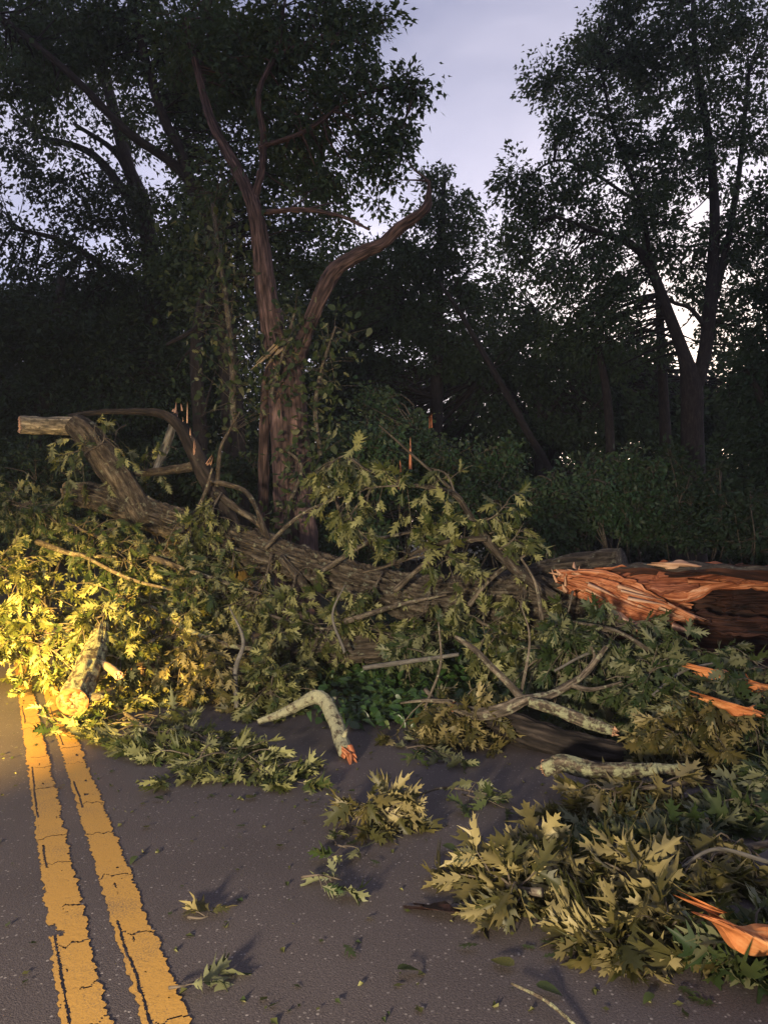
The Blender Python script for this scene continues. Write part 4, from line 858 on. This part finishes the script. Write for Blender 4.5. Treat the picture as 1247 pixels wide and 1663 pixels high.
piece("fallen_log", "reddish log half buried in the bright leaves at the left edge",
      [(-60, 1055, 8.1, 20), (0, 1050, 8.1, 20), (60, 1042, 8.0, 18), (120, 1032, 8.0, 16)], 208, M_redbark, 30, .012, cat="log")
piece("fallen_log", "short pinkish-brown log behind the snapped limb, on the bare road patch", [(205, 1092, 7.7, 13), (240, 1090, 7.6, 15), (275, 1092, 7.5, 12)], 209, M_redbark, 26, .01, cat="log")
piece("fallen_log", "dark smooth log under the forked dead branch at the edge of the road",
      [(770, 1165, 5.75, 14), (820, 1178, 5.6, 22), (880, 1198, 5.4, 25), (950, 1218, 5.25, 25), (1030, 1232, 5.15, 22)], 211, M_darkbark, 60, .02, cat="log")
o, c = piece("forked_branch", "dead grey forked branch with an orange broken end, lying on the dark log",
      [(738, 1148, 5.55, 8), (780, 1160, 5.45, 10), (820, 1152, 5.4, 11), (850, 1138, 5.4, 9), (890, 1130, 5.45, 7), (925, 1112, 5.5, 7), (955, 1090, 5.5, 5), (985, 1050, 5.5, 3)], 213, M_twig, 22, .006, start=True, endm=M_orange, jag=.5)
for k, rows in enumerate([[(850, 1138, 5.4, 7), (830, 1115, 5.45, 6), (800, 1085, 5.5, 6), (770, 1055, 5.6, 5), (740, 1035, 5.7, 4)], [(925, 1112, 5.5, 5), (960, 1120, 5.45, 4), (1010, 1108, 5.45, 2)], [(945, 1098, 5.5, 4), (965, 1070, 5.6, 3), (960, 1050, 5.6, 2)], [(738, 1140, 5.6, 4), (690, 1138, 5.6, 3), (650, 1142, 5.6, 2)], [(845, 1130, 5.5, 3), (860, 1040, 5.6, 2), (845, 980, 5.7, 1)]]):
    p, r = stems_px(rows); mb = MB(); tube(mb, p, r, 10, 24, lump=.15, seed=k, ridge=.003); mb.build("fork", M_twig, o, smooth=True)
piece("broken_branch", "straight brown broken branch with flaking bark, beside the forked dead branch",
      [(860, 1140, 5.35, 8), (900, 1152, 5.25, 10), (950, 1172, 5.15, 10), (996, 1188, 5.05, 8)], 215, M_lichen, 20, .008, end=True, jag=.9)
piece("lichen_branch", "crooked mossy branch lying level above the big foreground leaves",
      [(885, 1248, 4.55, 13), (915, 1240, 4.5, 15), (950, 1250, 4.45, 14), (990, 1252, 4.4, 12), (1050, 1250, 4.4, 10), (1115, 1250, 4.4, 9)], 217, M_lichen, 30, .010, start=True, knobs=8)
def slab(label, top, bot, m_, seed, name="wood_splinter"):
    b_ = P(*bot[0]); o = empty(name, b_, label, "splinter"); mb = MB(); torn_slab(mb, top, bot, 60, 16, amp=.06, seed=seed, th=.05); mb.build("torn_wood", m_, o)
slab("bright orange slab of split wood at the right edge among the foreground leaves",
     [(1140, 1472, 2.62), (1180, 1488, 2.6), (1230, 1508, 2.55), (1320, 1540, 2.5)], [(1150, 1500, 2.6), (1190, 1520, 2.57), (1240, 1555, 2.53), (1320, 1590, 2.45)], M_orange, 21)
slab("small orange splinter at the right edge above the mossy branch", [(1200, 1255, 4.6), (1230, 1262, 4.55), (1290, 1275, 4.5)], [(1200, 1275, 4.6), (1230, 1285, 4.5), (1290, 1300, 4.45)], M_orange, 22)
slab("thin dark reddish strip of wood lying on the asphalt left of the foreground leaves", [(690, 1468, 3.09), (710, 1470, 3.08), (742, 1476, 3.06)], [(690, 1470, 3.07), (712, 1474, 3.06), (742, 1479, 3.04)], M_rot, 23)
def stick(label, rows, m_=M_twig, seed=0):
    p, r = stems_px(rows); o = empty("stick", p[0], label, "stick"); mb = MB(); tube(mb, p, r, 9, 30, lump=.2, seed=seed); mb.build("bark", m_, o, smooth=True)
stick("long bare stick slanting over the green ground leaves in the middle", [(590, 1085, 6.9, 4), (660, 1075, 6.8, 4), (745, 1063, 6.7, 3)], M_palebark, 1)
stick("brown curving stick running through the bright leaves at the left", [(245, 985, 7.9, 3), (290, 1015, 7.7, 5), (330, 1035, 7.5, 5), (380, 1050, 7.3, 4), (440, 1056, 7.2, 3)], M_lichen, 2)
stick("pale twig with a kink lying on the road at the lower right", [(830, 1598, 2.52, 2), (880, 1622, 2.44, 3), (910, 1645, 2.38, 3), (950, 1680, 2.3, 2)], M_lichen, 3)
stick("thin pale forked twig standing among the middle leaves", [(385, 1150, 6.5, 4), (382, 1090, 6.6, 4), (395, 1040, 6.7, 3), (372, 985, 6.8, 1)], M_palebark, 4)

for k, (lab, rows) in enumerate([
 ("thin twig crossing the pile just under the splintered orange wood", [(900, 1090, 5.8, 2), (960, 1060, 5.9, 2.5), (1030, 1050, 6.0, 2)]),
 ("fine bare twig rising out of the leaves left of the forked branch", [(690, 1150, 5.6, 2), (715, 1080, 5.7, 2), (712, 1010, 5.8, 1)]),
 ("crooked twig reaching over the hump of leaves at the right", [(1060, 1130, 5.3, 3), (1110, 1090, 5.4, 2.5), (1170, 1075, 5.5, 1.5)]),
 ("brown twig slanting through the leaves below the broken left end of the trunk", [(130, 900, 8.5, 3), (210, 940, 8.2, 3), (290, 960, 8.0, 2)]),
 ("grey twig standing over the low log in the middle", [(560, 1060, 7.2, 3), (540, 1000, 7.3, 2), (560, 950, 7.4, 1)]),
 ("twig lying across the asphalt gap beside the golden leaf clump", [(660, 1300, 4.25, 2), (720, 1280, 4.4, 2), (790, 1290, 4.35, 1.5)]),
 ("dark twig arching over the foreground leaves at the right edge", [(1247, 1400, 3.2, 4), (1160, 1380, 3.25, 3), (1090, 1420, 3.2, 2)])]):
    stick(lab, rows, M_twig if k % 2 else M_palebark, 30+k)
# ------------------------------------------------------------------ leafy boughs in the pile
def gh(px, py, h): return G(px, py, h)
B = [ # label, path, kwargs
 ("bough of bright yellow-lit leaves at the left edge, in front of the trunk", [P(-60, 900, 8.9), P(20, 930, 8.6), P(90, 1000, 8.2)], dict(twigs=70, tl=.6)),
 ("bough of dim leaves over the top of the trunk at the left edge", [P(-70, 800, 9.7), P(0, 815, 9.5), P(70, 830, 9.3)], dict(twigs=60, tl=.5)),
 ("bough of dark leaves draped down the trunk below its broken left end", [P(110, 850, 9.0), P(170, 880, 8.8), P(230, 930, 8.5)], dict(twigs=80, tl=.55)),
 ("bough of glowing yellow leaves left of the lichen-covered limb, above the yellow lines", [P(-40, 1000, 8.2), P(30, 1020, 7.9), P(90, 1060, 7.6)], dict(twigs=60, tl=.5)),
 ("bough of yellow leaves just right of the lichen-covered limb", [P(180, 960, 8.3), P(230, 990, 8.0), P(290, 1040, 7.6)], dict(twigs=80, tl=.55)),
 ("bright leaves covering the upper end of the lichen-covered limb", [P(200, 985, 7.3), P(165, 1000, 7.0), P(120, 1020, 6.9)], dict(twigs=26, tl=.3)),
 ("yellow-green leaves crowding the right side of the snapped limb's middle", [P(250, 1040, 7.2), P(215, 1060, 7.0), P(190, 1070, 6.8)], dict(twigs=20, tl=.28)),
 ("bough of leaves over the right end of the low log", [P(760, 1010, 7.4), P(700, 1030, 7.2), P(650, 1060, 7.0)], dict(twigs=30, tl=.32)),
 ("bough of shaded leaves hanging in front of the trunk left of centre", [P(250, 880, 8.8), P(290, 930, 8.5), P(330, 970, 8.2)], dict(twigs=80, tl=.55)),
 ("low bough of pale yellow leaves along the front of the pile left of centre", [P(280, 1050, 7.4), P(350, 1075, 7.1), P(430, 1110, 6.8)], dict(twigs=70, tl=.5)),
 ("bough of leaves sweeping down to the curved branch", [P(400, 1020, 7.5), P(430, 1075, 7.1), P(440, 1130, 6.5)], dict(twigs=60, tl=.45)),
 ("bough of leaves between the main trunk and the low log", [P(440, 1000, 8.0), P(510, 1020, 7.8), P(600, 1020, 7.6)], dict(twigs=50, tl=.45)),
 ("flat bough of green leaves spread on the asphalt below the snapped limb", [G(190, 1150, .05), G(250, 1190, .06), G(330, 1240, .04)], dict(twigs=60, tl=.45, flat=1, up=.08, size=.16)),
 ("tapering spray of leaves lying on the asphalt, pointing at the curved branch's tip", [G(300, 1180, .06), G(370, 1225, .06), G(450, 1262, .03)], dict(twigs=50, tl=.35, flat=1, up=.1, size=.16)),
 ("low spray of leaves scattered at the foot of the snapped limb", [G(130, 1150, .03), G(190, 1140, .04), G(270, 1130, .05)], dict(twigs=36, tl=.4, flat=1, up=.1, size=.16)),
 ("spray of pale leaves hanging over the dark log, left of its forked branch", [P(690, 1120, 5.9), P(720, 1150, 5.75), P(770, 1180, 5.6)], dict(twigs=40, tl=.4)),
 ("bough of leaves under the splintered orange wood", [P(1050, 1015, 6.3), P(960, 1030, 6.2), P(890, 1060, 6.1)], dict(twigs=80, tl=.5)),
 ("bough of grey-green leaves on the hump right of the forked branch", [P(1180, 1070, 6.0), P(1100, 1080, 5.9), P(1040, 1110, 5.7)], dict(twigs=80, tl=.4)),
 ("bough of dim leaves at the right edge below the hollow trunk", [P(1290, 1080, 5.6), P(1220, 1130, 5.3), P(1140, 1160, 5.1)], dict(twigs=80, tl=.5)),
 ("bough of brown-green leaves right of the broken straight branch", [P(1200, 1150, 5.1), P(1140, 1170, 5.0), P(1090, 1200, 4.9)], dict(twigs=60, tl=.3)),
 ("bough of leaves in front of the main trunk, centre right", [P(760, 1000, 7.2), P(800, 1020, 7.0), P(850, 1040, 6.8)], dict(twigs=40, tl=.4)),
 ("big drooping cluster of pale leaves under the mossy branch", [P(1120, 1270, 4.35), P(1050, 1280, 4.25), P(980, 1290, 4.1)], dict(twigs=34, tl=.24, droop=.9, size=.2)),
 ("bough of shaded leaves at the right edge beside the mossy branch", [P(1320, 1250, 4.4), P(1260, 1290, 4.2), P(1210, 1310, 4.0)], dict(twigs=40, tl=.3, size=.2)),
 ("bough of large drooping leaves in the lower right foreground", [P(1250, 1370, 3.5), P(1170, 1385, 3.4), P(1090, 1410, 3.3)], dict(twigs=32, tl=.32, droop=.9, size=.2)),
 ("bough of large tan leaves reaching left over the asphalt in the foreground", [P(1080, 1440, 3.2), P(980, 1450, 3.2), P(900, 1450, 3.2)], dict(twigs=40, tl=.26, size=.2, up=.2)),
 ("pale pointed leaves at the left tip of the foreground bough", [G(880, 1450, .10), G(840, 1445, .08), G(800, 1430, .04)], dict(twigs=22, tl=.2, size=.17, up=.3)),
 ("upright tan leaf spray rising behind the foreground bough", [P(900, 1450, 3.4), P(880, 1410, 3.4), P(862, 1375, 3.4)], dict(twigs=12, tl=.14, size=.18, up=.6)),
 ("lowest bough of the foreground, its leaves touching the asphalt", [P(1180, 1500, 2.95), P(1090, 1520, 2.85), P(1000, 1530, 2.8)], dict(twigs=40, tl=.24, size=.19, up=.1)),
 ("dark bough of leaves at the lower right corner, below the orange slab", [P(1330, 1480, 2.85), P(1260, 1520, 2.75), P(1180, 1545, 2.7)], dict(twigs=22, tl=.2, size=.19)),
 ("dark inner bough in the shade between mossy branch and foreground leaves", [P(1200, 1350, 3.9), P(1090, 1370, 3.75), P(990, 1390, 3.65)], dict(twigs=44, tl=.3, size=.18)),
]
for k, (lab, path, kw) in enumerate(B):
    kw = dict(kw); kw['size'] = kw.get('size', .17)*.93; kw.setdefault('leaves', 12); kw.setdefault('up', .15)
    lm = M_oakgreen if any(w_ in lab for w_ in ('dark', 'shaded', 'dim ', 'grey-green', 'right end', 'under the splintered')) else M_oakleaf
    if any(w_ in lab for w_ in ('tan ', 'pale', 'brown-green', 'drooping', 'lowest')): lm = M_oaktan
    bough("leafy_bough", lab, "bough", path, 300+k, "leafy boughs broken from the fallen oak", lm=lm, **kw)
# sprigs lying loose on the asphalt
S = [("golden leaf clump on the asphalt below the curved branch's torn tip", [G(575, 1330, .05), G(610, 1318, .08), G(640, 1322, .06)], dict(twigs=20, tl=.2, size=.15, up=.45)),
 ("dark flat leaf sprig on bare asphalt in the lower middle", [G(490, 1425, .03), G(520, 1422, .05), G(555, 1430, .03)], dict(twigs=4, tl=.12, size=.14, leaves=4, up=.1, flat=1)),
 ("yellow leaf sprig with one leaf standing up, near the yellow lines", [G(305, 1490, .03), G(325, 1492, .03), G(340, 1488, .03)], dict(twigs=2, tl=.07, size=.15, leaves=3, up=.6)),
 ("small green leaf sprig on the edge of the right yellow line at the bottom", [G(275, 1605, .02), G(290, 1603, .03), G(308, 1600, .02)], dict(twigs=2, tl=.1, size=.13, leaves=3, up=.1, flat=1)),
 ("small pale leaf sprig just below the golden leaf clump", [G(545, 1372, .02), G(555, 1375, .03), G(565, 1378, .02)], dict(twigs=3, tl=.12, size=.14, leaves=3, up=.2, flat=1)),
 ("small dark sprig on the asphalt right of the golden leaf clump", [G(750, 1290, .03), G(770, 1295, .04), G(790, 1300, .03)], dict(twigs=6, tl=.2, size=.15, leaves=5, up=.2)),
 ("short sprig of pale leaves at the foot of the dark log", [G(660, 1215, .03), G(690, 1212, .05), G(720, 1225, .03)], dict(twigs=8, tl=.25, size=.16, leaves=5, up=.2, flat=1)),
 ("thin sprig of dull leaves beside the snapped limb's end on the yellow lines", [G(60, 1160, .03), G(90, 1170, .04), G(115, 1185, .03)], dict(twigs=8, tl=.25, size=.16, leaves=5, up=.2, flat=1))]
for k, (lab, path, kw) in enumerate(S):
    bough("leaf_sprig", lab, "sprig", path, 400+k, "leaf sprigs lying on the asphalt", r0=.006, lm=(M_oaktan if k in (0, 2) else M_oakleaf if k == 4 else M_oakgreen), **kw)

# green ground leaves at the road's edge
rg = np.random.default_rng(77); mb = MB(); PP = []
for px, py, sp, n_, h in [(650, 1120, .45, 900, .22), (600, 1090, .4, 600, .22), (560, 1110, .35, 420, .18), (720, 1090, .45, 800, .3), (700, 1150, .35, 420, .18), (800, 1090, .5, 600, .35), (640, 1160, .3, 300, .12), (860, 1060, .5, 500, .4), (500, 1090, .35, 300, .15), (590, 1170, .22, 120, .08)]:
    c_ = G(px, py); q = np.column_stack([c_[0]+rg.normal(size=n_)*sp, c_[1]+rg.normal(size=n_)*sp*.9, 0*np.zeros(n_)])
    q[:, 2] = np.maximum(ground_z_fast(q[:, :2]), 0)+h*rg.random(n_)**.7+.02; PP.append(q)
p_ = np.concatenate(PP); k_ = len(p_)
put_leaves(mb, p_, rg.normal(size=(k_, 3))*[1, 1, .35]+[0, -.25, -.1], UZ+rg.normal(size=(k_, 3))*.35+np.array([0, -.25, 0]), .11*rg.uniform(.5, 1.2, k_), OVATE, rg)
o = mb.build("ground_cover", M_ivy); tag(o, "mass of green creeping leaves at the edge of the road under the trunk", "ground cover", kind="stuff")
# undergrowth in front of and under the trunk, right verge
mb = MB(); n_ = 9000; q = np.column_stack([rg.uniform(-6, 9, n_), rg.uniform(4.5, 14, n_), np.zeros(n_)])
q = q[road_dist(q[:, :2]) > ROAD_HALF+.15]; q[:, 2] = ground_z_fast(q[:, :2])+.03+.25*rg.random(len(q))**1.5; k_ = len(q)
put_leaves(mb, q, rg.normal(size=(k_, 3))*[1, 1, .5], UZ+rg.normal(size=(k_, 3))*.5, .14*rg.uniform(.5, 1.2, k_), OVATE+OAK[:1], rg)
o = mb.build("undergrowth", M_shrub); tag(o, "low dark undergrowth on the verge behind the fallen trunk", "undergrowth", kind="stuff")

# single leaves and bits on the asphalt
single = [(238, 1347), (400, 1340), (222, 1395), (556, 1538), (105, 1278), (640, 1290), (700, 1240), (520, 1305), (455, 1378), (560, 1372), (870, 1610), (960, 1560), (1000, 1588), (1165, 1632), (1060, 1620), (905, 1540), (620, 1270), (500, 1255), (575, 1290), (715, 1480), (400, 1300), (845, 1535), (645, 1585), (780, 1540), (690, 1330), (340, 1290), (250, 1300), (60, 1210), (150, 1215), (180, 1255), (720, 1380), (600, 1400), (835, 1575), (1100, 1600), (1020, 1575), (880, 1560)]
proto = None
for k, (px, py) in enumerate(single):
    if k < 4:
        mb = MB(); T, fs = (OVATE+OAK)[[0, 4, 1, 7][k]]
        T = T.copy(); T[:, 2] -= T[:, 2].min(); mb.add(T*[1, 1, .6], fs, None, rng.random())
        o = mb.build("fallen_leaf", [M_oakleaf, M_oakgreen, M_oakleaf, M_oakgreen][k]); src = o; protos = ([] if k == 0 else protos)+[o]
    else:
        o = protos[k % 4].copy(); scene.collection.objects.link(o)
    o.location = G(px, py, .008); o.rotation_euler = (rng.uniform(-.1, .1), rng.uniform(-.1, .1), rng.uniform(0, 6.28)); s = rng.uniform(.05, .095); o.scale = (s, s, s)
    tag(o, "single loose leaf lying flat on the bare asphalt", "leaf", "single leaves scattered on the asphalt")
# crumbs of bark, stalks and torn leaf
rg = np.random.default_rng(5); mb = MB(); n_ = 1000
px = rg.uniform(-50, 1247, n_); py = 1120+rg.random(n_)**1.2*540; q = np.array([G(a, b_) for a, b_ in zip(px, py)])
ok = (road_dist(q[:, :2]) < ROAD_HALF) & (rg.random(n_) < np.clip(.35+np.abs(np.hypot((px-420)/420, (py-1230)/90) < 1)*1.0, 0, 1)); q = q[ok]; q = q[np.abs((q[:, :2]-c0)@nr_) > .2]; q[:, 2] = .007; k_ = len(q)
put_leaves(mb, q, rg.normal(size=(k_, 3))*[1, 1, .05], UZ+rg.normal(size=(k_, 3))*.2, .034*rg.uniform(.3, 1.4, k_), KITE, rg)
o = mb.build("leaf_litter", M_oakleaf); tag(o, "crumbs of leaf and bark strewn over the asphalt", "litter", kind="stuff")

# ------------------------------------------------------------------ thin scattering volume added to imitate veiling lens glare
mb = MB(); xs_, ys_, zs_ = (-150, 150), (-60, 230), (-2, 40)
bv = np.array([(x, y, z) for x in xs_ for y in ys_ for z in zs_], float)
mb.add(bv, np.array([[0, 1, 3, 2], [4, 6, 7, 5], [0, 4, 5, 1], [2, 3, 7, 6], [0, 2, 6, 4], [1, 5, 7, 3]]))
m = bpy.data.materials.new("glare_volume"); m.use_nodes = True; nt = m.node_tree; nt.nodes.clear()
out = nt.nodes.new("ShaderNodeOutputMaterial"); pv = nt.nodes.new("ShaderNodeVolumePrincipled")
pv.inputs["Color"].default_value = (.85, .88, .95, 1); pv.inputs["Density"].default_value = .0015; pv.inputs["Anisotropy"].default_value = .3
nt.links.new(pv.outputs[0], out.inputs["Volume"])
o = mb.build("glare_veil", m); tag(o, "thin added veil imitating lens glare over the trees", "glare_veil", kind="stuff")
